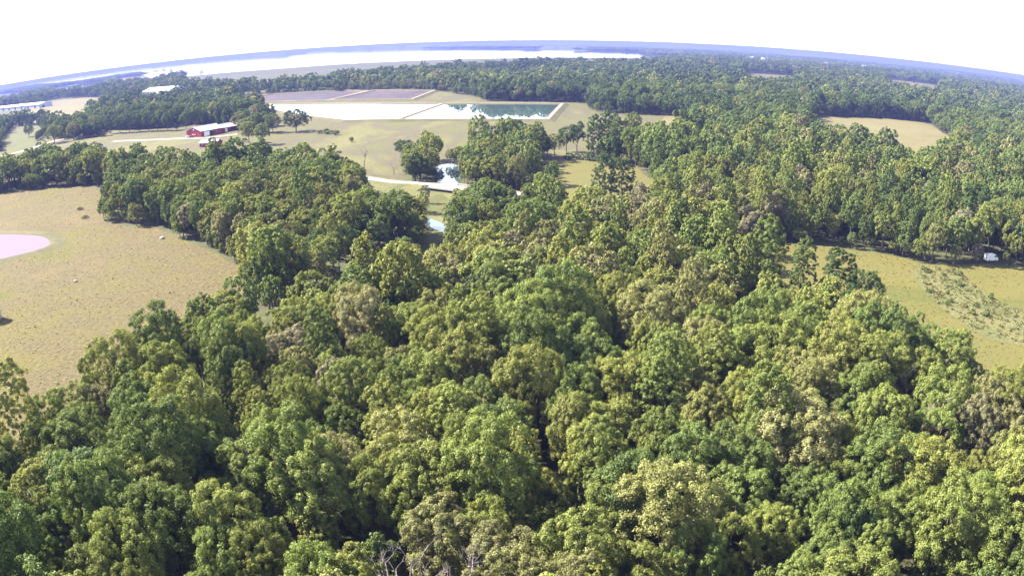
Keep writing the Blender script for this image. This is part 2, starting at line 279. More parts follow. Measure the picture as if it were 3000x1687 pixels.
# ------------------------------------------------------------------ mesh helpers
def link(name, me, parent=None, loc=None):
    o = bpy.data.objects.new(name, me); COL.objects.link(o)
    if parent: o.parent = parent
    if loc is not None: o.location = loc
    return o
def tag(o, label=None, cat=None, group=None, kind=None):
    if label: o['label'] = label
    if cat: o['category'] = cat
    if group: o['group'] = group
    if kind: o['kind'] = kind
    return o
def empty(name, loc=(0, 0, 0), rz=0.0):
    o = bpy.data.objects.new(name, None); COL.objects.link(o)
    o.location = loc; o.rotation_euler = (0, 0, rz); o.empty_display_size = 0.5
    return o
class MB:
    def __init__(s): s.v, s.f, s.m = [], [], []
    def add(s, vs, fs, mi=0):
        b = len(s.v); s.v += [tuple(v) for v in vs]; s.f += [tuple(i + b for i in f) for f in fs]; s.m += [mi] * len(fs)
    def box(s, x0, x1, y0, y1, z0, z1, mi=0):
        s.add([(x0, y0, z0), (x1, y0, z0), (x1, y1, z0), (x0, y1, z0), (x0, y0, z1), (x1, y0, z1), (x1, y1, z1), (x0, y1, z1)],
              [(0, 3, 2, 1), (4, 5, 6, 7), (0, 1, 5, 4), (1, 2, 6, 5), (2, 3, 7, 6), (3, 0, 4, 7)], mi)
    def prism(s, prof, x0, x1, mi=0):           # profile in (y, z) swept along x
        n = len(prof)
        vs = [(x0, y, z) for y, z in prof] + [(x1, y, z) for y, z in prof]
        fs = [tuple(range(n)), tuple(range(2 * n - 1, n - 1, -1))] + [(i, i + n, (i + 1) % n + n, (i + 1) % n) for i in range(n)]
        s.add(vs, fs, mi)
    def tube(s, pts, rad, seg=6, mi=0):
        rings = []
        for i, p in enumerate(pts):
            p = Vector(p); q = Vector(pts[min(i + 1, len(pts) - 1)]) - Vector(pts[max(i - 1, 0)])
            q = q.normalized() if q.length > 1e-6 else Vector((0, 0, 1))
            a = q.orthogonal().normalized(); b = q.cross(a)
            rings.append([p + (a * math.cos(t) + b * math.sin(t)) * rad[i] for t in [2 * math.pi * k / seg for k in range(seg)]])
        vs = [v for r in rings for v in r]; fs = []
        for i in range(len(pts) - 1):
            for k in range(seg):
                fs.append((i * seg + k, i * seg + (k + 1) % seg, (i + 1) * seg + (k + 1) % seg, (i + 1) * seg + k))
        fs.append(tuple(range(seg))[::-1]); fs.append(tuple((len(pts) - 1) * seg + k for k in range(seg)))
        s.add(vs, fs, mi)
    def mesh(s, name, mats):
        me = bpy.data.meshes.new(name); me.from_pydata(s.v, [], s.f)
        for m in (mats if isinstance(mats, (list, tuple)) else [mats]): me.materials.append(m)
        me.polygons.foreach_set('material_index', s.m); me.update()
        return me
    def build(s, name, mats, parent=None, loc=None): return link(name, s.mesh(name, mats), parent, loc)

def smooth_loop(pts, it=2):
    p = [np.array(q, float) for q in pts]
    for _ in range(it):
        q = []
        for i in range(len(p)):
            a, b = p[i], p[(i + 1) % len(p)]
            q += [a * 0.75 + b * 0.25, a * 0.25 + b * 0.75]
        p = q
    return p
def smooth_line(pts, it=2):
    p = [np.array(q, float) for q in pts]
    for _ in range(it):
        q = [p[0]]
        for i in range(len(p) - 1):
            q += [p[i] * 0.75 + p[i + 1] * 0.25, p[i] * 0.25 + p[i + 1] * 0.75]
        p = q + [p[-1]]
    return p
from mathutils.geometry import tessellate_polygon
def sheet(name, pts, z, m, label=None, it=1, wob=0.0, seed=1):
    p = smooth_loop(pts, it) if it else [np.array(q, float) for q in pts]
    if wob:
        rg = np.random.default_rng(seed); q = []
        for i in range(len(p)):
            a, b = p[i], p[(i + 1) % len(p)]; L = np.linalg.norm(b - a); k = max(1, int(L / (wob * 3)))
            for t in range(k): q.append(a + (b - a) * t / k + rg.normal(0, wob * 0.35, 2))
        p = q
    vs = [Vector((float(a[0]), float(a[1]), z)) for a in p]
    tri = tessellate_polygon([vs])
    fs = []
    for t in tri:
        a, b, c = (vs[i] for i in t)
        fs.append(tuple(t) if (b - a).cross(c - a).z > 0 else tuple(t)[::-1])
    me = bpy.data.meshes.new(name); me.from_pydata([tuple(v) for v in vs], [], fs); me.materials.append(m); me.update()
    o = link(name, me); o['kind'] = 'structure'
    if label: o['label'] = label
    return o
def offset_loop(p, d):
    n = len(p); area = sum(p[i][0] * p[(i + 1) % n][1] - p[(i + 1) % n][0] * p[i][1] for i in range(n))
    sg = 1 if area > 0 else -1; out = []
    for i in range(n):
        a, b, c = p[i - 1], p[i], p[(i + 1) % n]
        e1 = (b - a) / (np.linalg.norm(b - a) + 1e-9); e2 = (c - b) / (np.linalg.norm(c - b) + 1e-9)
        n1 = np.array((e1[1], -e1[0])) * sg; n2 = np.array((e2[1], -e2[0])) * sg
        m = n1 + n2; m /= np.linalg.norm(m) + 1e-9
        out.append(b + m * d / max(0.4, float(m @ n1)))
    return out
def ribbon(name, line, prof, m, kind='structure', it=2):
    """prof: list of (offset, z) across the line."""
    p = smooth_line(line, it); vs, fs = [], []; k = len(prof)
    for i in range(len(p)):
        t = p[min(i + 1, len(p) - 1)] - p[max(i - 1, 0)]; t = t / np.linalg.norm(t); nn = np.array((t[1], -t[0]))
        for off, z in prof: vs.append((*(p[i] + nn * off), z))
    for i in range(len(p) - 1):
        for j in range(k - 1): fs.append((i * k + j, i * k + j + 1, (i + 1) * k + j + 1, (i + 1) * k + j))
    me = bpy.data.meshes.new(name); me.from_pydata([tuple(map(float, v)) for v in vs], [], fs); me.materials.append(m); me.update()
    o = link(name, me)
    if kind: o['kind'] = kind
    return o
def inside(P, poly):
    poly = np.asarray(poly, float); x, y = P[:, 0], P[:, 1]; r = np.zeros(len(P), bool); j = len(poly) - 1
    for i in range(len(poly)):
        xi, yi, xj, yj = *poly[i], *poly[j]
        c = ((yi > y) != (yj > y)) & (x < (xj - xi) * (y - yi) / (yj - yi + 1e-12) + xi)
        r ^= c; j = i
    return r
def dist_line(P, line):
    d = np.full(len(P), 1e9)
    for a, b in zip(line[:-1], line[1:]):
        a, b = np.array(a), np.array(b); ab = b - a
        t = np.clip(((P - a) @ ab) / (ab @ ab), 0, 1); d = np.minimum(d, np.linalg.norm(P - a - t[:, None] * ab, axis=1))
    return d
def project(P):                                  # picture position of points (only used to tell which trees are in view)
    v = (P - np.array((0, 0, CAM_H))) @ CAM_R
    v /= np.linalg.norm(v, axis=1)[:, None]
    t = np.arccos(np.clip(-v[:, 2], -1, 1)); r = 2 * 2325 * np.sin(t / 2); q = np.hypot(v[:, 0], v[:, 1]) + 1e-9
    return 1500 + r * v[:, 0] / q, 843.5 - r * v[:, 1] / q
def vnoise(P, s, seed):                          # smooth value noise on the plane
    g = np.random.default_rng(seed).random((64, 64)); q = P / s; i = np.floor(q).astype(int); f = q - i; f = f * f * (3 - 2 * f)
    a = lambda dx, dy: g[(i[:, 0] + dx) % 64, (i[:, 1] + dy) % 64]
    return (a(0, 0) * (1 - f[:, 0]) + a(1, 0) * f[:, 0]) * (1 - f[:, 1]) + (a(0, 1) * (1 - f[:, 0]) + a(1, 1) * f[:, 0]) * f[:, 1]

# ================================================================== THE LAND
g = MB(); E = 60000
g.add([(-E, -E, 0), (E, -E, 0), (E, E, 0), (-E, E, 0)], [(0, 1, 2, 3)])
tag(g.build('ground', M['floor']), kind='structure')

sheet('pasture', D['pasture'], 0.05, M['pasture'], wob=3)
sheet('farmyard_ground', D['farmyard'], 0.056, M['meadow'], wob=3, seed=2)
sheet('meadow', D['meadow'], 0.062, M['meadow'], wob=4, seed=3)
sheet('creek_grass', D['creek_grass'], 0.035, M['meadow'], wob=3, seed=14)
sheet('creek_meadow', D['creek_meadow'], 0.068, M['hay'], wob=3, seed=4)
sheet('roadside_grass', D['road_gap'], 0.03, M['weeds'], wob=2, seed=5)
sheet('lawn', D['lawn'], 0.074, M['lawn'], wob=1.5, seed=6)
sheet('clearing', D['small_clearing'], 0.05, M['lawn'], wob=2, seed=7)
sheet('hay_field', D['hayfield'], 0.05, M['hay'], wob=3, seed=8)
sheet('weed_strip', D['weed_strip'], 0.09, M['weeds'], wob=6, seed=9)
sheet('far_hay_field', D['far_field'], 0.05, M['tanfield'], wob=4, seed=10)
sheet('dry_field', D['tan_field'], 0.05, M['tanfield'], wob=6, seed=11)
sheet('dry_clearing', D['yard_field'], 0.080, M['tanfield'], wob=4, seed=12)

for q_, (k_, m_) in enumerate((('pale_a', 'tanfield'), ('pale_b', 'tanfield'), ('pale_c', 'lawn'), ('clear_r1', 'meadow'), ('clear_r2', 'meadow'))):
    sheet('far_clearing', D[k_], 0.084 + 0.004 * q_, M[m_], wob=5, seed=20)
# farm pond with a raised rim
pp = smooth_loop(D['farm_pond'], 2)
def bank(name, loop, prof, m, seed=0):
    vs, fs = [], []; n = len(loop); rg = np.random.default_rng(seed)
    for off, z in prof:
        q = offset_loop(loop, off) if off else loop
        for a in q: vs.append((float(a[0]), float(a[1]), z))
    for j in range(len(prof) - 1):
        for i in range(n):
            k = (i + 1) % n; fs.append((j * n + i, j * n + k, (j + 1) * n + k, (j + 1) * n + i))
    me = bpy.data.meshes.new(name); me.from_pydata(vs, [], fs)
    for x in (m if isinstance(m, list) else [m]): me.materials.append(x)
    if isinstance(m, list):
        for j in range(len(prof) - 1):
            for i in range(n): me.polygons[j * n + i].material_index = prof_mats[j]
    me.update(); o = link(name, me); o['kind'] = 'structure'; return o
prof_mats = [0, 0, 0]
bank('pond_bank', pp, [(-1, 0.02), (1.0, 0.6), (2.6, 0.62), (7, 0.055)], M['bankgrass'])
sheet('farm_pond', [tuple(a) for a in pp], 0.3, M['pond'], it=0)

# four lagoons on raised banks
prof_mats = [0, 1, 0]
for i, k in enumerate(('lagoon_w', 'lagoon_e', 'lagoon_nw', 'lagoon_ne')):
    lp = [np.array(a) for a in D[k]]
    top = 1.6 + 0.07 * i
    bank('lagoon_bank', lp, [(-1.0, 0.3), (2.0, top), (4.6, top + 0.04), (9.5, 0.072)], [M['bankgrass'], M['gravel']])
    sheet('lagoon' if i < 2 else 'drained_lagoon', [tuple(a) for a in lp], 0.95 if i < 2 else 0.5, M['lagoon'] if i < 2 else M['mud'], it=0)

sheet('creek_pool', D['creek_pool'], 0.096, M['creek'], it=2)
ribbon('creek', D['creek'], [(-2.9, 0.102), (2.9, 0.102)], M['creek'])
ribbon('creek_bank', D['creek'], [(-7, 0.086), (7, 0.086)], M['weeds'])

# road on a low embankment, broken by the bridge
RL = smooth_line(D['road'], 2)
BX0, BX1 = -34.0, -20.0
left = [p for p in RL if p[0] <= BX0]; right = [p for p in RL if p[0] >= BX1]
def on_road(x):
    for a, b in zip(RL[:-1], RL[1:]):
        if a[0] <= x <= b[0]: return a + (b - a) * (x - a[0]) / (b[0] - a[0])
b0, b1 = on_road(BX0), on_road(BX1)
for seg in (left + [b0], [b1] + right):
    ribbon('road_embankment', seg, [(-8.5, 0.04), (-4.6, 1.5), (4.6, 1.5), (8.5, 0.04)], M['weeds'], it=0)
    ribbon('road', seg, [(-2.5, 1.54), (0, 1.60), (2.5, 1.54)], M['road'], it=0)
ribbon('farm_track', D['farm_track'], [(-3.2, 0.10), (3.2, 0.10)], M['track'])
ribbon('farm_track', [(D['P_barn0'][0] - 75, D['P_barn0'][1] + 14), (D['P_barn0'][0] - 30, D['P_barn0'][1] - 2), (D['P_barn0'][0] + 2, D['P_barn0'][1] - 9), (D['P_barn1'][0] + 6, D['P_barn1'][1] - 10), (D['P_barn1'][0] + 30, D['P_barn1'][1] + 2)], [(-3.5, 0.11), (3.5, 0.11)], M['track'])

# reservoir, dam, inlets
sheet('lake', D['lake'], 0.6, M['lake'], it=0)
sheet('lake_inlet', D['inlet_a'], 0.5, M['lake'], it=1)
sheet('lake_inlet', D['inlet_b'], 0.5, M['lake'], it=1)
dm = MB(); cr = D['dam']; to = D['toe']
vs, fs = [], []
for (a, b), (c, d) in zip(cr, to):
    u = np.array((a, b)); k = 1 - 5.0 / 62; q = u * k
    far = u * 1.0
    vs += [(c, d, 0.1), (q[0] - 0, q[1], 5.0), (q[0] * 1.004, q[1] * 1.004, 5.2), (far[0], far[1], 0.2)]
for i in range(len(cr) - 1):
    for j in range(3): fs.append((4 * i + j, 4 * i + 4 + j, 4 * i + 5 + j, 4 * i + 1 + j))
dm.add(vs, fs); tag(dm.build('dam', M['dam']), 'long straight grassy earth dam along the near shore of the lake', 'dam')

# far hills behind the lake and along the skyline
NA, NR = 260, 90
az = np.radians(np.linspace(-62, 62, NA)); rr = 3300 * (45000 / 3300) ** np.linspace(0, 1, NR)
A, RR = np.meshgrid(az, rr); HP = np.stack([(np.sin(A) * RR).ravel(), (np.cos(A) * RR).ravel()], 1)
hz = np.clip((RR.ravel() - 4200) / 4000, 0, 1)
hz = hz * (10 + 24 * vnoise(HP, 2600, 5) + 14 * vnoise(HP, 900, 6) + 12 * vnoise(HP, 6000, 7))
hz = np.minimum(hz + np.clip((RR.ravel() - 14000) / 20000, 0, 1) * 22, 59)
lakepoly = np.array(D['lake'])
for sx in (-120, 0, 120):
    for sy in (-500, 0, 500): hz[inside(HP + np.array((sx, sy)), lakepoly)] = -4
hz[RR.ravel() < 4000] = -4
HV = np.column_stack([HP, hz]); HF = [(i * NA + j, (i + 1) * NA + j, (i + 1) * NA + j + 1, i * NA + j + 1) for i in range(NR - 1) for j in range(NA - 1)]
me = bpy.data.meshes.new('hills'); me.from_pydata(HV.tolist(), [], [f[::-1] for f in HF]); me.materials.append(M['hills']); me.update()
tag(link('hills', me), kind='structure')

# ================================================================== TREES
def leaf_cloud(rg, centers, radii, dirs, nleaf, leaf, flat=0.40):
    """leaf quads on small domes; returns verts (4 per leaf) and a per-leaf random value."""
    V, L = [], []
    for c, r, d in zip(centers, radii, dirs):
        n = nleaf
        e = rg.normal(0, 1, (n, 3)); e /= np.linalg.norm(e, axis=1)[:, None]
        e = e + 0.55 * d + np.array((0, 0, 0.35)); e /= np.linalg.norm(e, axis=1)[:, None]
        p = c + e * (r * rg.uniform(0.45, 1.05, n))[:, None]
        nn = e + np.array((0, 0, 0.35)) + rg.normal(0, flat, (n, 3)); nn /= np.linalg.norm(nn, axis=1)[:, None]
        h = rg.normal(0, 1, (n, 3)); a = np.cross(nn, h); a /= np.linalg.norm(a, axis=1)[:, None] + 1e-9; b = np.cross(nn, a)
        s = (leaf * rg.uniform(0.6, 1.35, n))[:, None]; w = s * rg.uniform(0.5, 0.8, n)[:, None]
        V.append(np.stack([p - a * s * 0.5, p - b * w * 0.5 + nn * s * 0.06, p + a * s * 0.5, p + b * w * 0.5 + nn * s * 0.06], 1))
        L.append(np.clip(rg.uniform(0.15, 0.85) + rg.normal(0, 0.16, n), 0, 1))
    return np.concatenate(V).reshape(-1, 3), np.concatenate(L)
def crown_parts(seed, rx, rz, cz, shape, nlobe, nclump, cs=1.0):
    """lobe centres, clump centres/radii/directions of a crown centred at height cz."""
    rg = np.random.default_rng(seed)
    lobes = []
    for i in range(nlobe):
        if shape == 'round':
            an = i * 2.4 + rg.uniform(-.4, .4); zz = 0.95 - 1.75 * (i + 0.5) / nlobe + rg.uniform(-.08, .08); q = math.sqrt(max(0.05, 1 - min(1, abs(zz)) ** 2)); d = np.array((math.cos(an) * q, math.sin(an) * q, zz))
            k = rg.uniform(0.52, 0.76); lr = rg.uniform(0.30, 0.48)
            lobes.append((np.array((d[0] * rx * k, d[1] * rx * k, cz + d[2] * rz * k)), lr * rx, d))
        elif shape == 'tall':
            t = (i + 0.5) / nlobe; an = i * 2.4 + rg.uniform(-0.5, 0.5); prof = math.sin(math.pi * (0.24 + 0.68 * t)) ** 0.7
            k = rg.uniform(0.35, 0.62) * prof; d = np.array((math.cos(an), math.sin(an), 0.3))
            lobes.append((np.array((d[0] * rx * k, d[1] * rx * k, cz - 0.6 + (t * 2 - 1) * rz * 0.86)), rx * rg.uniform(0.5, 0.68) * (0.5 + 0.5 * prof), d))
        elif shape == 'cone':
            t = (i + 0.5) / nlobe; an = i * 2.4; k = (1 - t) * rg.uniform(0.45, 0.7)
            d = np.array((math.cos(an), math.sin(an), 0.2))
            lobes.append((np.array((d[0] * rx * k, d[1] * rx * k, cz + (t * 2 - 1) * rz * 0.86)), rx * (0.22 + 0.42 * (1 - t)), d))
        else:  # ragged
            d = rg.normal(0, 1, 3); d /= np.linalg.norm(d); d[2] = d[2] * 0.8 + 0.1
            k = rg.uniform(0.5, 0.95); lr = rg.uniform(0.2, 0.36)
            lobes.append((np.array((d[0] * rx * k, d[1] * rx * k, cz + d[2] * rz * k)), lr * rx, d))
    C, Rd, Dr = [], [], []
    for i in range(nclump):
        lc, lr, ld = lobes[i % nlobe]
        d = rg.normal(0, 1, 3); d /= np.linalg.norm(d); d = d + 0.55 * ld + np.array((0, 0, 0.45)); d /= np.linalg.norm(d)
        C.append(lc + d * lr * rg.uniform(0.62, 1.05)); Rd.append(rx * rg.uniform(0.085, 0.15) * cs); Dr.append(d)
    return rg, lobes, C, Rd, Dr
def cloud_mesh(name, V, L, extra=None, mats=None):
    n = len(V) // 4; nv = len(V)
    ev, ef, em = (extra.v, extra.f, extra.m) if extra else ([], [], [])
    me = bpy.data.meshes.new(name)
    allv = np.concatenate([V, np.array(ev, float).reshape(-1, 3)]) if ev else V
    lt = np.concatenate([np.full(n, 4), np.array([len(f) for f in ef], int)]) if ef else np.full(n, 4)
    li = np.concatenate([np.arange(nv), np.array([i + nv for f in ef for i in f], int)]) if ef else np.arange(nv)
    me.vertices.add(len(allv)); me.vertices.foreach_set('co', allv.astype(np.float32).ravel())
    me.loops.add(len(li)); me.loops.foreach_set('vertex_index', li.astype(np.int32))
    me.polygons.add(len(lt)); st = np.concatenate([[0], np.cumsum(lt)[:-1]])
    me.polygons.foreach_set('loop_start', st.astype(np.int32)); me.polygons.foreach_set('loop_total', lt.astype(np.int32))
    for m in mats: me.materials.append(m)
    mi = np.concatenate([np.zeros(n, int), np.ones(len(ef), int)])
    me.polygons.foreach_set('material_index', mi.astype(np.int32))
    at = me.attributes.new('lv', 'FLOAT', 'FACE')
    at.data.foreach_set('value', np.concatenate([L, np.full(len(ef), 0.5)]).astype(np.float32))
    me.update(calc_edges=True); return me
def trunk_mb(lobes, h0, r0, seed, top):
    rg = random.Random(seed); t = MB()
    pts = [(0, 0, -0.6), (0.05, 0, 0.4), (rg.uniform(-.2, .2), rg.uniform(-.2, .2), h0 * 0.6), (rg.uniform(-.5, .5), rg.uniform(-.5, .5), h0 * 1.2), (rg.uniform(-.6, .6), rg.uniform(-.6, .6), top)]
    t.tube(pts, [r0 * 1.5, r0 * 1.1, r0 * 0.9, r0 * 0.6, r0 * 0.15], 7)
    for lc, lr, ld in lobes[:8]:
        s = Vector(pts[2]).lerp(Vector(pts[3]), rg.random()); e = Vector(lc) + Vector(ld) * lr * 0.5
        mid = s.lerp(e, 0.5) + Vector((rg.uniform(-.4, .4), rg.uniform(-.4, .4), rg.uniform(-.2, .5)))
        t.tube([s, mid, e], [r0 * 0.42, r0 * 0.26, r0 * 0.07], 5)
    return t
# kinds: (shape, crown radius, crown half height, crown centre height)
KINDS = [('round', 4.9, 5.8, 9.2), ('round', 5.3, 5.4, 8.8), ('round', 4.6, 6.2, 9.4), ('round', 5.0, 5.8, 9.0), ('round', 5.5, 6.0, 9.4), ('round', 4.7, 5.5, 8.8),
         ('ragged', 5.0, 5.6, 9.2), ('ragged', 4.7, 6.0, 9.4), ('ragged', 5.0, 5.4, 8.8),
         ('tall', 3.6, 7.4, 9.6), ('tall', 3.9, 7.6, 9.8), ('cone', 3.0, 6.8, 8.0), ('round', 5.6, 5.4, 7.2)]
SHAPEWORD = {'round': 'round-crowned', 'ragged': 'loose-crowned', 'tall': 'tall narrow', 'cone': 'conical'}
PROTO = []
lodcol = bpy.data.collections.new('woodland_parts')
LOD = {}
def lod_obj(me, key):
    o = bpy.data.objects.new(me.name, me); lodcol.objects.link(o); LOD.setdefault(key, []).append(o)
nlod = 0
for i, (sh, rx, rz, cz) in enumerate(KINDS):
    nl = {'round': 18, 'ragged': 24, 'tall': 22, 'cone': 16}[sh]; nc = {'round': 360, 'ragged': 340, 'tall': 330, 'cone': 260}[sh]
    rg, lobes, C, Rd, Dr = crown_parts(100 + i, rx, rz, cz, sh, nl, nc)
    V, L = leaf_cloud(rg, C, Rd, Dr, 104, 0.21)
    tb = trunk_mb(lobes, cz - rz * 0.8, 0.26, i, cz)
    PROTO.append((cloud_mesh('crown', V, L, None, [M['leaf']]), tb.mesh('trunk', M['bark'])))
    rg, lobes, C, Rd, Dr = crown_parts(100 + i, rx, rz, cz, sh, nl, nc)
    V, L = leaf_cloud(rg, C, Rd, Dr, 26, 0.42)
    lod_obj(cloud_mesh('tree_a%02d' % i, V, L, tb, [M['leaf'], M['bark']]), 'a')
    rg, lobes, C, Rd, Dr = crown_parts(100 + i, rx, rz, cz, sh, nl, 150, 1.25)
    V, L = leaf_cloud(rg, C, Rd, Dr, 24, 0.62)
    lod_obj(cloud_mesh('tree_b%02d' % i, V, L, tb, [M['leaf'], M['bark']]), 'b')
    rg, lobes, C, Rd, Dr = crown_parts(100 + i, rx, rz, cz, sh, nl, 40, 1.6)
    V, L = leaf_cloud(rg, C, Rd, Dr, 9, 1.7, 0.4)
    lod_obj(cloud_mesh('tree_c%02d' % i, V, L, None, [M['leaf'], M['bark']]), 'c')
for i in range(4):     # far groves, several crowns in one clump
    rg = np.random.default_rng(900 + i); C, Rd, Dr = [], [], []
    for k in range(16):
        c = np.array((*rg.uniform(-20, 20, 2), rg.uniform(8, 13)))
        for q in range(4):
            C.append(c + rg.normal(0, 1.8, 3)); Rd.append(3.2); Dr.append(np.array((0, 0, 1.0)))
    V, L = leaf_cloud(rg, C, Rd, Dr, 7, 5.0, 0.35)
    lod_obj(cloud_mesh('tree_d%02d' % i, V, L, None, [M['leaf'], M['bark']]), 'd')
ORDER = sorted([o.name for o in lodcol.objects]); IDX = {n: i for i, n in enumerate(ORDER)}

def add_tree(name, x, y, kind, s, sz, rz, tint, val, label, group=None, cat='tree', z=0.0):
    r = empty(name, (x, y, z), rz); r.scale = (s, s, sz)
    tag(r, label, cat, group)
    c = link('crown', PROTO[kind][0], r); t = link('trunk', PROTO[kind][1], r)
    c['tint'] = float(tint); c['val'] = float(val)
    return r

def nearer(p, cap):
    d = math.hypot(*p); return tuple(np.array(p) * min(1.0, cap / d))
FARB = [D['R_far_right'][i] for i in (2, 3, 6, 8)]
FARB.sort(key=lambda p: math.atan2(p[0], p[1]))
TOWNB = [nearer(D['R_left_town'][i], 6000) for i in (0, 1, 2, 3, 4, 5, 7)]
TOWNB.sort(key=lambda p: math.atan2(p[0], p[1]))
clear = ['pasture', 'farmyard', 'meadow', 'creek_meadow', 'road_gap', 'lawn', 'small_clearing', 'hayfield', 'far_field', 'tan_field', 'yard_field', 'creek_pool', 'lagoon_w', 'lagoon_e', 'lagoon_nw', 'lagoon_ne', 'lake', 'inlet_a', 'inlet_b', 'wh_front', 'pale_a', 'pale_b', 'pale_c', 'clear_r1', 'clear_r2']
damloop = list(D['dam']) + list(D['toe'])[::-1]
def open_land(P):
    r = np.zeros(len(P), bool)
    for k in clear: r |= inside(P, D[k])
    r |= inside(P, damloop)
    r |= dist_line(P, D['creek']) < 7
    r |= dist_line(P, D['farm_track']) < 6
    for k in clear:                                 # crowns keep clear of the edge of the open land
        lp = list(D[k]) + [D[k][0]]
        if np.abs(np.array(lp)).max() < 1500: r |= dist_line(P, lp) < (2.6 if k in ('pasture', 'hayfield', 'meadow', 'farmyard') else 1.2)
    for gp in D['gaps2']: r |= dist_line(P, gp) < 7
    for q, gp in enumerate(D['gaps']): r |= dist_line(P, gp) < (11 if q == 0 else 6.5 if q == 1 else 4.2)
    for b in D['R_dying']: r |= np.linalg.norm(P - np.array(b), axis=1) < 4
    bgx = np.array(D['P_bare_grey']); r |= dist_line(P, [tuple(bgx), tuple(bgx * .93)]) < 4
    for k, rad in (('P_house', 8), ('P_van', 5), ('P_tank', 6), ('P_dead_a', 4.5), ('P_dead_b', 5.5), ('P_bare_grey', 5), ('P_pale_snag', 4), ('P_e_a', 5), ('P_e_b', 4.5), ('P_e_c', 5), ('P_e_d', 4)): r |= np.linalg.norm(P - np.array(D[k]), axis=1) < rad
    w0, w1 = np.array(D['P_wh0']), np.array(D['P_wh1'])
    r |= dist_line(P, [tuple(w0), tuple(w1)]) < 45
    r |= dist_line(P, [D['P_fb0'], D['P_fb1']]) < 32
    for b in FARB + TOWNB:
        d = math.hypot(*b)
        if d > 1000: r |= dist_line(P, [b, tuple(np.array(b) * (1 - (750 if b in FARB else 220) / d))]) < 30
    return r
def scatter(r0, r1, step, seed, az=46, jit=0.36):
    rg = np.random.default_rng(seed); x1 = r1 * math.sin(R(az)) + step
    nx = int(2 * x1 / step); ny = int(r1 / (step * 0.866)) + 1
    X, Y = np.meshgrid(np.arange(nx) * step - x1, np.arange(ny) * step * 0.866)
    X = X + (np.arange(ny) % 2)[:, None] * step * 0.5
    P = np.stack([X.ravel(), Y.ravel()], 1) + rg.normal(0, step * jit * 0.6, (X.size, 2))
    d = np.hypot(P[:, 0], P[:, 1]); a = np.degrees(np.arctan2(P[:, 0], P[:, 1]))
    k = (d >= r0) & (d < r1) & (np.abs(a) < az + 600 / np.maximum(d, 1))
    P = P[k]; return P[~open_land(P)], rg
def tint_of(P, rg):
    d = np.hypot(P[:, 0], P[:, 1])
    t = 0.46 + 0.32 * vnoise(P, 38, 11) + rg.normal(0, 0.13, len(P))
    t -= 0.20 * np.clip((-P[:, 0] - 20) / 40, 0, 1) * (d < 170)  # left near wood: darker green leaves, with broad shade put into the tint
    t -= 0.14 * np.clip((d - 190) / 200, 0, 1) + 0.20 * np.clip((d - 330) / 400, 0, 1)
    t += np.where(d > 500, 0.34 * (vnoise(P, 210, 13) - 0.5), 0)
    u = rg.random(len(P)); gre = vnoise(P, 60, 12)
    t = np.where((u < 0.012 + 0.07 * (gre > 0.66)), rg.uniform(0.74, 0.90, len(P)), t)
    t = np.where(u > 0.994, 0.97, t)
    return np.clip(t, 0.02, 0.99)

# --- near wood: one object per tree for the 300 that show largest, the rest as one mass
P0, rg = scatter(28, 420, 6.5, 3, az=52)
P0 = P0[rg.random(len(P0)) > 0.075]
n0 = len(P0)
d_ = np.hypot(P0[:, 0], P0[:, 1])
kind0 = rg.choice(13, n0, p=[.12, .12, .11, .12, .11, .11, .08, .07, .06, .045, .035, .01, .01])
s0 = np.clip(rg.lognormal(-0.04, 0.22, n0), 0.55, 1.42) * (0.72 + 0.22 * vnoise(P0, 30, 21)); sz0 = 1.16 * s0 ** 0.75 * rg.uniform(0.84, 1.14, n0)
up = (P0[:, 0] > 10) & (d_ > 170) & (rg.random(n0) < 0.30)
kind0 = np.where(up, rg.choice([9, 10, 9, 7], n0), kind0); sz0 = np.where(up, sz0 * 1.15, sz0)
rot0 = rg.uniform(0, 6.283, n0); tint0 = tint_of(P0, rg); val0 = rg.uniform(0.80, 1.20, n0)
px, py = project(np.column_stack([P0, np.full(n0, 11.0)]))
d0 = np.sqrt((P0 ** 2).sum(1) + 51 ** 2)
seen = (px > -40) & (px < 3040) & (py > 0) & (py < 1730)
order = np.argsort(np.where(seen & (s0 > 0.62), d0, 1e9))
single = order[:300]
mask = np.ones(n0, bool); mask[single] = False
def colour_word(t):
    return ('dark green' if t < 0.2 else 'mid-green' if t < 0.42 else 'fresh green' if t < 0.58 else 'yellow-green' if t < 0.75 else 'grey-olive' if t < 0.93 else 'brownish grey')
def nth(k):
    k += 1
    return str(k) + ('th' if 10 <= k % 100 <= 20 else {1: 'st', 2: 'nd', 3: 'rd'}.get(k % 10, 'th'))
# rows of the wood from the bottom of the picture upwards, each counted from the left
sg = single[np.argsort(-py[single])]
rows = np.array_split(sg, 15)
for ri, rw in enumerate(rows):
    rw = rw[np.argsort(px[rw])]
    for k, i in enumerate(rw):
        size = 'large ' if s0[i] > 0.95 else 'small ' if s0[i] < 0.72 else ''
        where = 'bottom row' if ri == 0 else nth(ri) + ' row up'
        lab = f"{size}{colour_word(tint0[i])} {SHAPEWORD[KINDS[kind0[i]][0]]} tree, {nth(k)} from left in {where} of foreground wood"
        add_tree('broadleaf_tree', float(P0[i, 0]), float(P0[i, 1]), int(kind0[i]), float(s0[i]), float(sz0[i]), float(rot0[i]), tint0[i], val0[i], lab, 'broadleaf trees of the foreground wood')

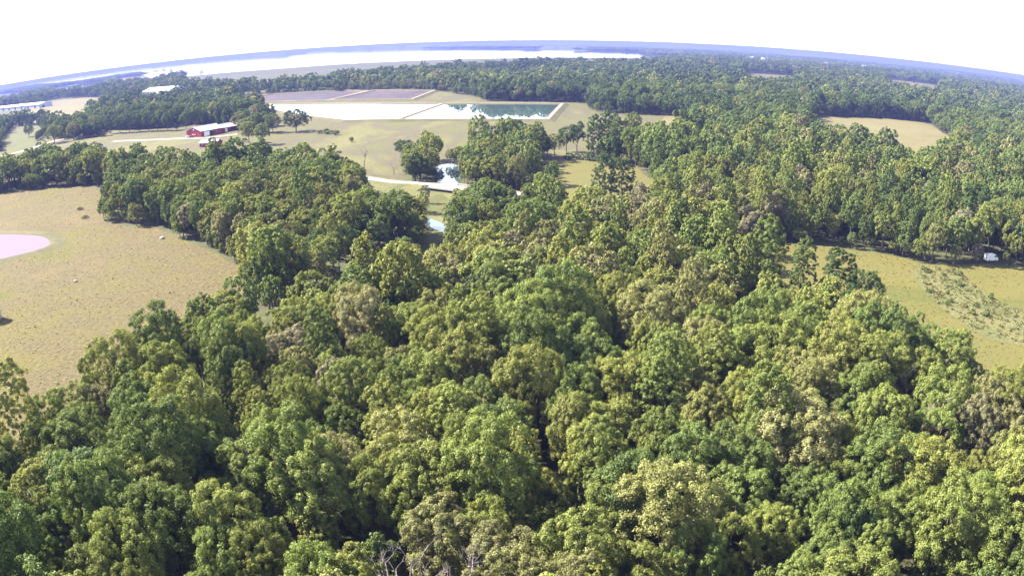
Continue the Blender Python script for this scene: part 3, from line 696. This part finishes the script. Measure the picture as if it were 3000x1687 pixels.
def instance_cloud(name, P, Z, var, scl, rot, tint, val, coll, label, kind='stuff'):
    me = bpy.data.meshes.new(name); n = len(P)
    me.vertices.add(n); me.vertices.foreach_set('co', np.column_stack([P, Z]).astype(np.float32).ravel())
    for nm, ty, da in (('variant', 'INT', var), ('rotz', 'FLOAT', rot), ('tint', 'FLOAT', tint), ('val', 'FLOAT', val)):
        a = me.attributes.new(nm, ty, 'POINT'); a.data.foreach_set('value', np.asarray(da).astype(np.int32 if ty == 'INT' else np.float32))
    a = me.attributes.new('scl', 'FLOAT_VECTOR', 'POINT'); a.data.foreach_set('vector', scl.astype(np.float32).ravel())
    me.update()
    o = link(name, me); tag(o, label, kind=kind)
    ng = bpy.data.node_groups.new(name + '_nodes', 'GeometryNodeTree')
    ng.interface.new_socket('Geometry', in_out='INPUT', socket_type='NodeSocketGeometry')
    ng.interface.new_socket('Geometry', in_out='OUTPUT', socket_type='NodeSocketGeometry')
    N, Lk = ng.nodes, ng.links
    gi, go = N.new('NodeGroupInput'), N.new('NodeGroupOutput')
    ip = N.new('GeometryNodeInstanceOnPoints'); ci = N.new('GeometryNodeCollectionInfo')
    ci.inputs['Collection'].default_value = coll; ci.inputs['Separate Children'].default_value = True; ci.inputs['Reset Children'].default_value = True
    def attr(nm, ty):
        q = N.new('GeometryNodeInputNamedAttribute'); q.data_type = ty; q.inputs[0].default_value = nm; return q.outputs[0]
    cx = N.new('ShaderNodeCombineXYZ'); Lk.new(attr('rotz', 'FLOAT'), cx.inputs[2])
    Lk.new(gi.outputs[0], ip.inputs['Points']); Lk.new(ci.outputs[0], ip.inputs['Instance'])
    ip.inputs['Pick Instance'].default_value = True
    Lk.new(attr('variant', 'INT'), ip.inputs['Instance Index']); Lk.new(cx.outputs[0], ip.inputs['Rotation']); Lk.new(attr('scl', 'FLOAT_VECTOR'), ip.inputs['Scale'])
    Lk.new(ip.outputs[0], go.inputs[0])
    md = o.modifiers.new('scatter', 'NODES'); md.node_group = ng
    return o
vec = lambda s, z: np.column_stack([s, s, z])
# the rest of the near wood and the woods of the middle distance
near = d0 < 330
va = np.array([IDX[('tree_a%02d' if n else 'tree_b%02d') % k] for n, k in zip(near, kind0)])
P1, rg = scatter(420, 900, 7.6, 5)
n1 = len(P1); k1 = rg.choice(9, n1); s1 = np.clip(rg.lognormal(-0.05, 0.22, n1), 0.6, 1.35)
v1 = np.array([IDX['tree_b%02d' % k] for k in k1])
cat2 = lambda a, b: np.concatenate([a, b])
rgu = np.random.default_rng(44); PU = []
for k in clear:
    lp = [np.array(a) for a in list(D[k]) + [D[k][0]]]
    if np.abs(np.array(lp)).max() > 1500: continue
    for a, b in zip(lp[:-1], lp[1:]):
        L_ = np.linalg.norm(b - a)
        for t in range(int(L_ / 1.9)): PU.append(a + (b - a) * rgu.random() + rgu.normal(0, 3.2, 2))
PU = np.array(PU); ok = np.ones(len(PU), bool)
for k in clear: ok &= ~inside(PU, D[k])
for k in ('road', 'creek', 'farm_track'): ok &= dist_line(PU, D[k]) > (10 if k == 'road' else 5)
ok &= (np.linalg.norm(PU - np.array(D['P_van']), axis=1) > 5)
PU = PU[ok]; nu = len(PU); su = rgu.uniform(.28, .62, nu); zu = su * rgu.uniform(.8, 1.3, nu)
vu = np.array([IDX['tree_b%02d' % k] for k in rgu.choice([0, 1, 2, 3, 4, 5, 12], nu)])
P1 = cat2(P1, PU); v1 = cat2(v1, vu); s1 = cat2(s1, su); z1 = cat2(s1[:n1] * rg.uniform(.9, 1.2, n1), zu); n1 = len(P1)
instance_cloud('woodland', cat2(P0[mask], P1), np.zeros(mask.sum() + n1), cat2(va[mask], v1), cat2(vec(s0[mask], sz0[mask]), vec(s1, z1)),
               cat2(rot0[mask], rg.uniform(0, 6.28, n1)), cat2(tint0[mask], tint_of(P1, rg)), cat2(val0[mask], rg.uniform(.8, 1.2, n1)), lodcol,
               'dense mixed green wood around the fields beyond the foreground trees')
# far woods up to the lake and the skyline
P2, rg = scatter(900, 3000, 9.6, 6); n2 = len(P2); k2 = rg.choice(9, n2); s2 = np.clip(rg.lognormal(0.13, 0.26, n2), 0.6, 2.0)
P3, rg3 = scatter(3000, 7500, 34, 7); n3 = len(P3); s3 = rg3.uniform(0.8, 1.2, n3)
P3 = P3; z3 = np.zeros(n3)
thin = (vnoise(P3, 420, 33) > 0.22); P3, s3 = P3[thin], s3[thin]; n3 = len(P3)
s2 *= np.where(np.hypot(P2[:, 0], P2[:, 1]) < 1500, 0.8, 0.92)
v2 = np.array([IDX['tree_c%02d' % k] for k in k2]); v3 = np.array([IDX['tree_d%02d' % k] for k in rg3.choice(4, n3)])
thin2 = ~(vnoise(P2, 150, 34) > 0.84) | (P2[:, 1] < 1100)
thin2 &= rg.random(n2) > 0.06
P2, s2, v2 = P2[thin2], s2[thin2], v2[thin2]; n2 = len(P2)
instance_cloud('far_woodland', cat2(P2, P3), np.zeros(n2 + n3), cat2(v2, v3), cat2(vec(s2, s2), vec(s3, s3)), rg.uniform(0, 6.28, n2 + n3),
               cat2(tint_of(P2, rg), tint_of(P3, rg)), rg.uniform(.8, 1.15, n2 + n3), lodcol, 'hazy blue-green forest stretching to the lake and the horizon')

# --- single trees that stand out
rnd = random.Random(4)
def T(k, kind, h, w, tint, val, label, name='broadleaf_tree', group=None, dx=0, dy=0):
    x, y = D[k] if isinstance(k, str) else k
    sh, rx, rz, cz = KINDS[kind]; s = w / (2.1 * rx); sz = h / (cz + rz * 1.05)
    return add_tree(name, x + dx, y + dy, kind, s, sz, rnd.uniform(0, 6.28), tint, val, label, group)
T('P_lone_tree', 12, 17, 21, 0.03, 0.9, 'broad dark solitary tree standing on the grass left of the lagoons')
T('P_col_a', 10, 20, 10, 0.12, 0.9, 'taller of the two dark pointed trees at the small tan meadow')
T('P_col_b', 10, 18.5, 10.5, 0.10, 0.9, 'shorter of the two dark pointed trees at the small tan meadow')
T('P_e_a', 9, 24, 10.5, 0.45, 1.0, 'tallest tree at the wood edge left of the right-hand hay field')
T('P_e_b', 9, 17, 8, 0.35, 0.9, 'slim second tree at the wood edge beside the right-hand hay field')
T('P_e_c', 9, 17.5, 10, 0.06, 0.9, 'dark third tree at the wood edge beside the right-hand hay field')
T('P_e_d', 3, 14, 10, 0.10, 0.9, 'dark bushy fourth tree at the wood edge by the hay field')
T('P_barntree', 3, 6, 5, 0.3, 1.0, 'small young tree on the gravel left of the large red barn')
T('P_shedtree', 2, 8.5, 7, 0.22, 0.95, 'bushy green tree in front of the small red shed')
fr = D['R_farm_row']
ordn = ['first', 'second', 'third', 'fourth', 'fifth', 'sixth', 'seventh', 'eighth', 'ninth', 'tenth', 'eleventh', 'twelfth', 'thirteenth', 'fourteenth', 'fifteenth', 'sixteenth', 'seventeenth', 'eighteenth', 'nineteenth', 'twentieth']
for i, p in enumerate(fr):
    lab = 'big round light green tree beside the pale farm track' if i == 1 else f'{ordn[i]} tree from left in the dark row behind the farmyard'
    T(p, [12, 12, 3, 4, 0, 1, 3, 4, 0, 1, 2, 3, 4, 0, 1, 2][i], [15, 17, 17, 15, 17, 18, 17, 19, 18, 19, 17, 18, 17, 19, 18, 19][i], [13, 20, 15, 13, 13, 14, 13, 14, 13, 13, 12, 13, 13, 14, 13, 13][i], [.3, .5, .8, .1, .2, .12, .15, .1, .15, .18, .25, .2, .3, .2, .12, .15][i], 0.95, lab, group='row of trees behind the farmyard')
lr = lambda l: sorted(l, key=lambda p: math.atan2(p[0], p[1]))       # left to right
for i, p in enumerate(lr(D['R_barn_group'])):
    T(p, [0, 6, 4, 3, 1, 12, 3, 7, 0, 4][i], rnd.uniform(13, 19), rnd.uniform(12, 16), [.5, .8, .55, .6, .5, .4, .45, .3, .2, .4][i], 1.0, f'{ordn[i]} tree from left in the clump right of the large red barn', group='tree clump beside the barn')
for i, p in enumerate(lr([p for k, p in enumerate(D['R_creek_trees']) if k not in (7, 8, 9, 10, 11, 17, 18)])):
    T(p, [3, 4, 0, 6, 1, 3, 4, 0, 1, 4, 3, 4, 1, 0, 6, 9, 3, 0, 9][i], rnd.uniform(11, 15), rnd.uniform(10, 13), [.15, .45, .35, .3, .08, .1, .2, .6, .5, .55, .3, .6, .4, .35, .15, .2, .2, .12, .3][i], rnd.uniform(.85, 1.1),
      f'{ordn[i]} tree from left of the clumps lining the creek pool above the road', group='trees along the creek')
for i, p in enumerate(lr(D['R_meadow_edge'])):
    T(p, [0, 6, 9, 9, 9, 10, 3, 3, 4][i], [15, 18, 25, 27, 22, 24, 23, 20, 18][i], [11, 12, 10, 10, 10, 10, 12, 12, 12][i], [.2, .12, .2, .25, .3, .3, .5, .5, .45][i], 1.0,
      f'{ordn[i]} tree from left in the tall group behind the small tan meadow', group='tall trees behind the small meadow')

# shrubs: short leafy balls branching from the ground
def shrub_proto(seed):
    rg = np.random.default_rng(seed); C, Rd, Dr = [], [], []
    for k in range(16):
        d = rg.normal(0, 1, 3); d /= np.linalg.norm(d); d[2] = abs(d[2]); C.append(d * 0.75 * np.array((1, 1, .9)) + np.array((0, 0, .35))); Rd.append(0.38); Dr.append(d)
    V, L = leaf_cloud(rg, C, Rd, Dr, 28, 0.24)
    t = MB()
    for k in range(5):
        a = k * 1.26 + rg.uniform(0, .5); t.tube([(0, 0, -.1), (0.3 * math.cos(a), .3 * math.sin(a), .5), (.6 * math.cos(a), .6 * math.sin(a), 1.0)], [.06, .04, .015], 4)
    return cloud_mesh('foliage', V, L, None, [M['leaf']]), t.mesh('stem', M['bark'])
SHR = [shrub_proto(50 + i) for i in range(4)]
def shrub(p, s, h, tint, label, group=None):
    r = empty('shrub', (p[0], p[1], 0), rnd.uniform(0, 6.28)); r.scale = (s, s, h); tag(r, label, 'shrub', group)
    a, b = SHR[rnd.randrange(4)]
    f = link('foliage', a, r); f['tint'] = tint; f['val'] = 0.9; link('stem', b, r)
for k, w, h, l in (('P_sh1', 1.4, 3.4, 'leftmost, slimmest of three dark shrubs by the farm drive'), ('P_sh2', 2.2, 2.6, 'middle one of three dark shrubs by the farm drive'), ('P_sh3', 2.3, 2.4, 'rightmost of three dark shrubs by the farm drive')):
    shrub(D[k], w, h, 0.05, l, 'shrubs by the farm drive')
for i, p in enumerate(D['R_lone_bush']):
    shrub(p, [2.6, 4.0, 3.2, 1.6][i], [2.2, 3.0, 2.6, 2.6][i], [.9, .3, .2, .1][i], ['low brownish bush just right of the solitary dark tree', 'largest bush right of the solitary dark tree', 'round dark bush at the right end of the low hedge', 'tiny dark bush alone in the middle of the meadow'][i], 'bushes right of the solitary tree')
for i, p in enumerate(D['R_hedge']): shrub(p, rnd.uniform(2.2, 3.6), rnd.uniform(2.0, 3.4), rnd.uniform(.1, .35), f'{ordn[i]} bush from left of the low hedge behind the small tan meadow', 'low hedge behind the small meadow')
shrub(D['P_brush1'], 1.5, 1.0, .1, 'upper of two small dark tufts on the left pasture')
shrub(D['P_brush2'], 1.8, 1.0, .1, 'lower of two small dark tufts on the left pasture')

rgw = np.random.default_rng(61); q_ = np.array(D['weed_strip']); B_ = rgw.uniform(q_.min(0), q_.max(0), (400, 2)); B_ = B_[inside(B_, D['weed_strip'])][:26]
px_, py_ = project(np.column_stack([B_, np.zeros(len(B_))])); B_ = B_[(px_ < 3000)]; B_ = B_[np.argsort(-B_[:, 1])]
for i, p in enumerate(B_): shrub(p, rgw.uniform(.5, 1.3), rgw.uniform(.5, 1.4), rgw.uniform(.2, .6), f'{nth(i)} nearest low bush to the far end of the green weed strip' if i else 'farthest low bush in the green weed strip of the hay field', 'low bushes in the weed strip')

# dead trees: bare forking limbs
def dead_tree(seed, h, spread, r0, depth=4, upright=0.6):
    rg = random.Random(seed); tr, br = MB(), MB()
    def grow(p, d, L, r, k, mb):
        mid = p + d * L * 0.5 + Vector((rg.uniform(-1, 1), rg.uniform(-1, 1), rg.uniform(-.3, .3))) * L * 0.07
        e = p + d * L; mb.tube([p, mid, e], [r, r * 0.8, r * 0.55], 5)
        if k <= 0: return
        for q in range(rg.choice((2, 3, 3))):
            nd = (d * upright + Vector((rg.uniform(-1, 1), rg.uniform(-1, 1), rg.uniform(-.25, .6))) * spread).normalized()
            grow(p.lerp(e, rg.uniform(0.6, 1.0)), nd, L * rg.uniform(.5, .75), r * 0.5, k - 1, br)
    grow(Vector((0, 0, -.4)), Vector((rg.uniform(-.06, .06), rg.uniform(-.06, .06), 1)).normalized(), h * 0.45, r0, depth, tr)
    return tr, br
def dead(k, seed, h, spread, r0, m, label, depth=4, dz=0, up=0.6):
    x, y = D[k]; tr, br = dead_tree(seed, h, spread, r0, depth, up)
    r = empty('dead_tree', (x, y, 0)); tag(r, label, 'dead tree')
    tr.build('trunk', m, r); br.build('limb', m, r)
dead('P_snag_a', 3, 15, .55, .42, M['snagwood'], 'tall dark dead snag standing at the left side of the meadow', 3, up=0.9)
dead('P_bare_b', 8, 8, .9, .22, M['snagwood'], 'small bare wide-forked tree at the edge of the meadow')
dead('P_bare_grey', 15, 19, .55, .26, M['deadwood'], 'bare grey dead tree among green trees at the right', 5, up=0.9)
dead('P_dead_a', 11, 17, .8, .40, M['deadwood'], 'left one of two bleached bare crowns at the bottom edge', 5)
dead('P_dead_b', 21, 20, .8, .40, M['deadwood'], 'right one of two bleached bare crowns at the bottom edge', 5)
for i, p in enumerate(D['R_dying']): T(p, [7, 9, 6, 7][i], [15, 16, 15, 17][i], [9, 6, 9, 9][i], 0.97, 1.1, ['greyish thin-leaved tree left of the half-hidden house', 'narrow greyish dying tree just right of the half-hidden house', 'broad brownish grey tree left of the tallest wood-edge tree', 'greyish pale tree behind the tallest wood-edge tree'][i], name='dying_tree')
T('P_pale_snag', 9, 17, 5, 0.99, 1.15, 'slender pale grey dying tree left of the tall green pair', name='dying_tree')

# ================================================================== GRASS
grc = bpy.data.collections.new('tuft_parts')
for i in range(3):
    rg = np.random.default_rng(70 + i); C, Rd, Dr = [], [], []
    V = []; n = 16
    for k in range(n):
        a = rg.uniform(0, 6.28); p = rg.normal(0, .28, 2); h = rg.uniform(.25, .6); w = rg.uniform(.10, .2); ln = rg.uniform(.05, .3)
        c, s = math.cos(a), math.sin(a)
        V += [(p[0] - c * w, p[1] - s * w, -.03), (p[0] + c * w, p[1] + s * w, -.03), (p[0] + c * w * .4 - s * ln, p[1] + s * w * .4 + c * ln, h), (p[0] - c * w * .4 - s * ln, p[1] - s * w * .4 + c * ln, h)]
    o = bpy.data.objects.new('tuft_%02d' % i, cloud_mesh('tuft_%02d' % i, np.array(V), rg.random(n), None, [M['grass_blade']])); grc.objects.link(o)
def grass(name, poly, n, seed, s, tlo, thi, label, avoid=(), clump=18):
    rg = np.random.default_rng(seed); q = np.array(poly); P = rg.uniform(q.min(0), q.max(0), (n * 3, 2))
    k = inside(P, poly)
    for a in avoid: k &= ~inside(P, D[a])
    P = P[k]; dd = vnoise(P, clump, seed); P = P[rg.random(len(P)) < 0.25 + 0.75 * dd][:n]; m = len(P)
    sc = s * rg.lognormal(0, .35, m)
    instance_cloud(name, P, np.full(m, 0.08), rg.integers(0, 3, m), vec(sc, sc * rg.uniform(.6, 1.1, m)), rg.uniform(0, 6.28, m), np.clip(rg.normal((tlo + thi) / 2, (thi - tlo) / 3, m) + 0.25 * (vnoise(P, 14, seed + 1) - .5), 0, 1), rg.uniform(.8, 1.15, m), grc, label)
near_past = [p for p in D['pasture']]
grass('pasture_grass', near_past, 24000, 80, 0.2, .1, .7, 'rough tan and olive grass tufts all over the left pasture', ('farm_pond',))
grass('hay_stubble', D['hayfield'], 5000, 81, .26, .45, .95, 'short golden stubble of the right-hand hay field', ('weed_strip',))
grass('tall_weeds', D['weed_strip'], 1500, 82, .6, 0.1, .5, 'rank green weeds in the strip across the hay field')

# ================================================================== BUILDINGS
def gable(root, x0, x1, y0, y1, eave, ridge, wall_m, roof_m, wall='wall', roof='roof', over=0.5):
    """gabled shell with its ridge along x; walls and roof are separate parts."""
    ym = (y0 + y1) / 2; w = MB()
    w.prism([(y0, -0.2), (y1, -0.2), (y1, eave), (ym, ridge), (y0, eave)], x0, x1)
    wo = w.build(wall, wall_m, root)
    r = MB(); k = (ridge - eave) / (ym - y0); t = 0.22
    for s, ya in ((1, y0), (-1, y1)):
        ye = ya - s * over; ze = eave - k * over + 0.04
        r.add([(x0 - over, ye, ze), (x1 + over, ye, ze), (x1 + over, ym, ridge + .04), (x0 - over, ym, ridge + .04),
               (x0 - over, ye, ze + t), (x1 + over, ye, ze + t), (x1 + over, ym, ridge + .04 + t), (x0 - over, ym, ridge + .04 + t)],
              [(0, 1, 2, 3), (4, 7, 6, 5), (0, 4, 5, 1), (1, 5, 6, 2), (2, 6, 7, 3), (3, 7, 4, 0)])
    ro = r.build(roof, roof_m, root)
    c = MB(); c.box(x0 - over, x1 + over, ym - .3, ym + .3, ridge + .18, ridge + .36); c.build('ridge_cap', roof_m, ro)
    return wo, ro
def part_box(root, name, m, *a):
    b = MB(); b.box(*a); return b.build(name, m, root)
def window(root, x0, x1, y, z0, z1, s=-1):
    f = part_box(root, 'window', M['white'], x0, x1, min(y, y + s * .08), max(y, y + s * .08), z0, z1)
    part_box(f, 'pane', M['glass'], x0 + .1, x1 - .1, min(y + s * .08, y + s * .12), max(y + s * .08, y + s * .12), z0 + .1, z1 - .1)
def ang(a, b): return math.atan2(b[1] - a[1], b[0] - a[0])

# large red barn: the gable looks left, the long side faces right-front
b0_, b1_, b2_ = D['P_barn0'], D['P_barn1'], D['P_barn2']
br = empty('red_barn', (b1_[0], b1_[1], 0), ang(b1_, b2_)); tag(br, 'large red metal barn with a pale roof and lower rear wing', 'barn')
gable(br, 0, 23, 0, 20, 4.4, 7.4, M['barn_red'], M['metal_roof'])
gable(br, 23, 50, 2.5, 15, 3.8, 6.3, M['barn_red'], M['metal_roof'], 'wing_wall', 'wing_roof')
d_ = part_box(br, 'sliding_door', M['white'], 3, 8.5, -.14, -.02, 0, 3.6)
part_box(d_, 'rail', M['steel'], 2.5, 14, -.2, -.05, 3.62, 3.8)
part_box(br, 'doorway', M['dark'], 9, 13, -.1, -.02, 0, 3.4)
part_box(br, 'wing_door', M['white'], 27, 29.6, 2.38, 2.48, 0, 3.2)
part_box(br, 'wing_doorway', M['dark'], 33, 40, 2.4, 2.48, 0, 3.0)
for x in (15.5, 18.5): window(br, x, x + 1.6, 0, 1.6, 2.8)
g_ = part_box(br, 'gable_door', M['barn_red'], -.14, -.02, 7, 12, 0, 3.8)
part_box(g_, 'brace', M['white'], -.2, -.15, 7, 12, 1.8, 2.0)
part_box(br, 'vent', M['white'], -.12, -.02, 9.2, 10.8, 5.2, 6.0)

s0_, s1_, s2_ = D['P_shed0'], D['P_shed1'], D['P_shed2']
sh = empty('red_shed', (s1_[0], s1_[1], 0), ang(s1_, s2_) + R(14)); tag(sh, 'smaller red shed with a pale roof in front of the barn', 'shed')
gable(sh, 0, 14.5, 0, 8, 2.9, 4.6, M['barn_red'], M['metal_roof'])
for k in range(4): window(sh, 1.6 + 3.2 * k, 2.9 + 3.2 * k, 0, 1.0, 2.0)
for k in range(5): part_box(sh, 'gable_window', M['white'], -.1, -.02, .8 + 1.35 * k, 1.5 + 1.35 * k, .7, 1.6)

w0, w1 = D['P_wh0'], D['P_wh1']
wh = empty('warehouse', (w1[0], w1[1], 0), ang(w1, w0)); tag(wh, 'long low warehouse with a white roof at the left edge', 'warehouse')
gable(wh, 0, 300, -34, 0, 8, 11, M['grey_wall'], M['white_roof'], over=1.0)
part_box(wh, 'loading_door', M['dark'], -.3, -.05, -14, -8, 0, 5)
for k in range(6): part_box(wh, 'loading_door', M['dark'], 20 + 40 * k, 28 + 40 * k, .05, .3, 0, 6)
f0, f1 = D['P_fb0'], D['P_fb1']
fb = empty('storage_hall', (f0[0], f0[1], 0), ang(f0, f1)); tag(fb, 'white-roofed hall among the far trees behind the red barn', 'hall')
gable(fb, 0, 88, 0, 34, 15, 20, M['grey_wall'], M['white_roof'], over=.8)
part_box(fb, 'door', M['dark'], 18, 27, -.3, -.05, 0, 7); part_box(fb, 'side_panel', M['white'], 40, 86, -.3, -.05, 1, 14)

hx, hy = D['P_house']
ho = empty('house', (hx, hy, 0), R(18)); tag(ho, 'house with a violet-grey roof half hidden by trees at centre right', 'house')
gable(ho, -7, 7, -4.5, 4.5, 3.4, 6.6, M['white'], M['shingle'])
part_box(ho, 'door', M['wood'], -1.2, -.2, -4.6, -4.5, 0, 2.1)
for x in (-5, 2.5): window(ho, x, x + 1.6, -4.5, 1.0, 2.3)
part_box(ho, 'chimney', M['concrete'], 3, 3.9, .4, 1.3, 4.5, 7.6)

# small white buildings far away
def far_house(p, L, h, rz, name, label, group, roof):
    r = empty(name, (p[0], p[1], 0), rz); tag(r, label, 'building', group)
    gable(r, -L / 2, L / 2, -L * .22, L * .22, h * .65, h, M['white'], roof, over=.6)
    for k in range(3): part_box(r, 'window', M['dark'], -L * .36 + k * L * .3, -L * .26 + k * L * .3, -L * .22 - .2, -L * .22 - .05, h * .15, h * .45)
for i, p in enumerate(FARB):
    far_house(p, [34, 30, 24, 30, 26][i], 18, R([20, 5, 30, 10, 15][i]), 'far_building', f'{ordn[i]} white building from the left in the hazy forest at upper right', 'white buildings far off at the right', M['white_roof'])
for i, p in enumerate(TOWNB):
    L = [30, 34, 26, 24, 22, 20, 30][i]
    far_house(p, L, max(11, L * .38), R(17 * i), 'shore_house', f'{ordn[i]} pale house from left in the hazy settlement on the lake shore', 'houses on the left lake shore', M['white_roof'] if i % 2 else M['metal_roof'])

# ================================================================== BRIDGE, TANK, VEHICLES, STONES
bl = float(np.linalg.norm(b1 - b0)); bg_ = empty('road_bridge', (float(b0[0]), float(b0[1]), 0), ang(b0, b1)); tag(bg_, 'short concrete road bridge over the creek below the pool', 'bridge')
part_box(bg_, 'deck', M['concrete'], 0, bl, -4.7, 4.7, 1.0, 1.5)
part_box(bg_, 'roadway', M['road'], 0, bl, -3.6, 3.6, 1.5, 1.58)
for s in (-1, 1):
    rl = part_box(bg_, 'rail', M['steel'], 0, bl, s * 4.4 - .08, s * 4.4 + .08, 2.05, 2.35)
    for k in range(8): part_box(rl, 'post', M['steel'], .3 + k * (bl - .8) / 7, .48 + k * (bl - .8) / 7, s * 4.4 - .07, s * 4.4 + .07, 1.5, 2.05)
for x in (.2, bl - 1.0): part_box(bg_, 'abutment', M['concrete'], x, x + .8, -4.6, 4.6, -.3, 1.0)

tx, ty = D['P_tank']
tk = empty('metal_tank', (tx, ty, 0)); tag(tk, 'grey round metal tank cut off by the left edge of the pasture', 'tank')
def lathe(prof, seg=28):
    b = MB(); n = len(prof); vs = [(r * math.cos(2 * math.pi * k / seg), r * math.sin(2 * math.pi * k / seg), z) for r, z in prof for k in range(seg)]
    b.add(vs, [(j * seg + k, j * seg + (k + 1) % seg, (j + 1) * seg + (k + 1) % seg, (j + 1) * seg + k) for j in range(n - 1) for k in range(seg)]); return b
lathe([(2.6, -.1), (2.6, 1.5), (2.66, 1.55), (2.6, 1.6), (2.6, 3), (2.66, 3.05), (2.6, 3.1), (2.6, 5.2)]).build('wall', M['steel'], tk)
lathe([(2.8, 5.15), (2.8, 5.25), (.5, 6.9), (.5, 7.1), (.05, 7.3)]).build('roof', M['metal_roof'], tk)
for s in (-1, 1):
    q = MB(); q.tube([(2.72, s * .25, 0), (2.72, s * .25, 5.4)], [.04, .04], 5); q.build('ladder_rail', M['steel'], tk)

def car(name, p, rz, paint, label, kind='car'):
    r = empty(name, (p[0], p[1], 0.12), rz); tag(r, label, 'van' if kind == 'van' else 'car')
    b = MB()
    if kind == 'van':
        prof = [(-2.7, .35), (2.6, .35), (2.75, .6), (2.7, 1.15), (2.1, 1.4), (1.5, 2.25), (1.2, 2.4), (-2.6, 2.4), (-2.75, 2.2)]
    else:
        prof = [(-2.2, .35), (2.2, .35), (2.3, .6), (2.2, .85), (1.2, 1.0), (.5, 1.45), (-1.1, 1.47), (-1.75, 1.05), (-2.25, .95)]
    w = .95 if kind == 'van' else .86
    vs = [(x, y, z) for y in (-w, w) for x, z in prof]; n = len(prof)
    b.add(vs, [tuple(range(n)), tuple(range(2 * n - 1, n - 1, -1))] + [(i, i + n, (i + 1) % n + n, (i + 1) % n) for i in range(n)])
    b.build('body', paint, r)
    for s in (-1, 1):
        q = MB(); zz = (1.45, 2.1) if kind == 'van' else (1.02, 1.36); xs = (.9, 1.75) if kind == 'van' else (-1.2, .75)
        q.box(xs[0], xs[1], min(s * w, s * (w + .02)), max(s * w, s * (w + .02)), *zz); q.build('side_window', M['glass'], r)
        for x in (-1.4, 1.4):
            t = MB(); t.tube([(x, s * (w - .2), .32), (x, s * (w + .02), .32)], [.33, .33], 12); wo_ = t.build('wheel', M['rubber'], r)
            t = MB(); t.tube([(x, s * (w + .0), .32), (x, s * (w + .03), .32)], [.18, .18], 8); t.build('rim', M['steel'], wo_)
    q = MB()
    if kind == 'van': q.add([(2.08, -.8, 1.46), (2.08, .8, 1.46), (1.58, .7, 2.2), (1.58, -.7, 2.2)], [(0, 1, 2, 3)])
    else: q.add([(1.16, -.75, 1.06), (1.16, .75, 1.06), (.58, .65, 1.44), (.58, -.65, 1.44)], [(0, 1, 2, 3)])
    q.build('windscreen', M['glass'], r)
car('parked_car', D['P_car1'], R(20), M['car_silver'], 'pale car parked before the gable of the red barn')
car('parked_car', (D['P_car2'][0] - 1, D['P_car2'][1] - 1.5), R(25), M['car_dark'], 'dark car parked at the corner of the red barn')
car('parked_van', D['P_van'], R(5), M['car_white'], 'white van in the tree shade behind the right hay field', 'van')

def stone(p, s, label, seed):
    rg = np.random.default_rng(seed); b = MB(); vs, fs = [], []; n = 9
    for j, (z, q) in enumerate(((-.2, .9), (.25, 1.0), (.55, .8), (.75, .4))):
        for k in range(n): a = 6.283 * k / n; r = q * rg.uniform(.8, 1.15); vs.append((r * math.cos(a) * s, r * .75 * math.sin(a) * s, z * s))
    for j in range(3):
        for k in range(n): fs.append((j * n + k, j * n + (k + 1) % n, (j + 1) * n + (k + 1) % n, (j + 1) * n + k))
    fs.append(tuple(3 * n + k for k in range(n))); b.add(vs, fs); o = b.build('boulder', M['rock'], None, (p[0], p[1], 0.05)); tag(o, label, 'rock')
stone(D['P_rock1'], .8, 'pale stone lying alone in the left pasture below the pond', 1)
stone(D['P_rock2'], 1.1, 'pale stone near the wood edge of the left pasture', 2)


# ================================================================== HAZE
hb = MB(); hb.box(-58000, 58000, -2000, 58000, -6, 70)
m, n, l, out = mat('blue_haze')
v = n.new('ShaderNodeVolumePrincipled')
v.inputs['Color'].default_value = (0.12, 0.145, 0.42, 1); v.inputs['Density'].default_value = 1.45e-4; v.inputs['Anisotropy'].default_value = 0.0
l.new(v.outputs[0], out.inputs['Volume'])
tag(hb.build('haze', m), 'bluish haze over the far land', kind='stuff')
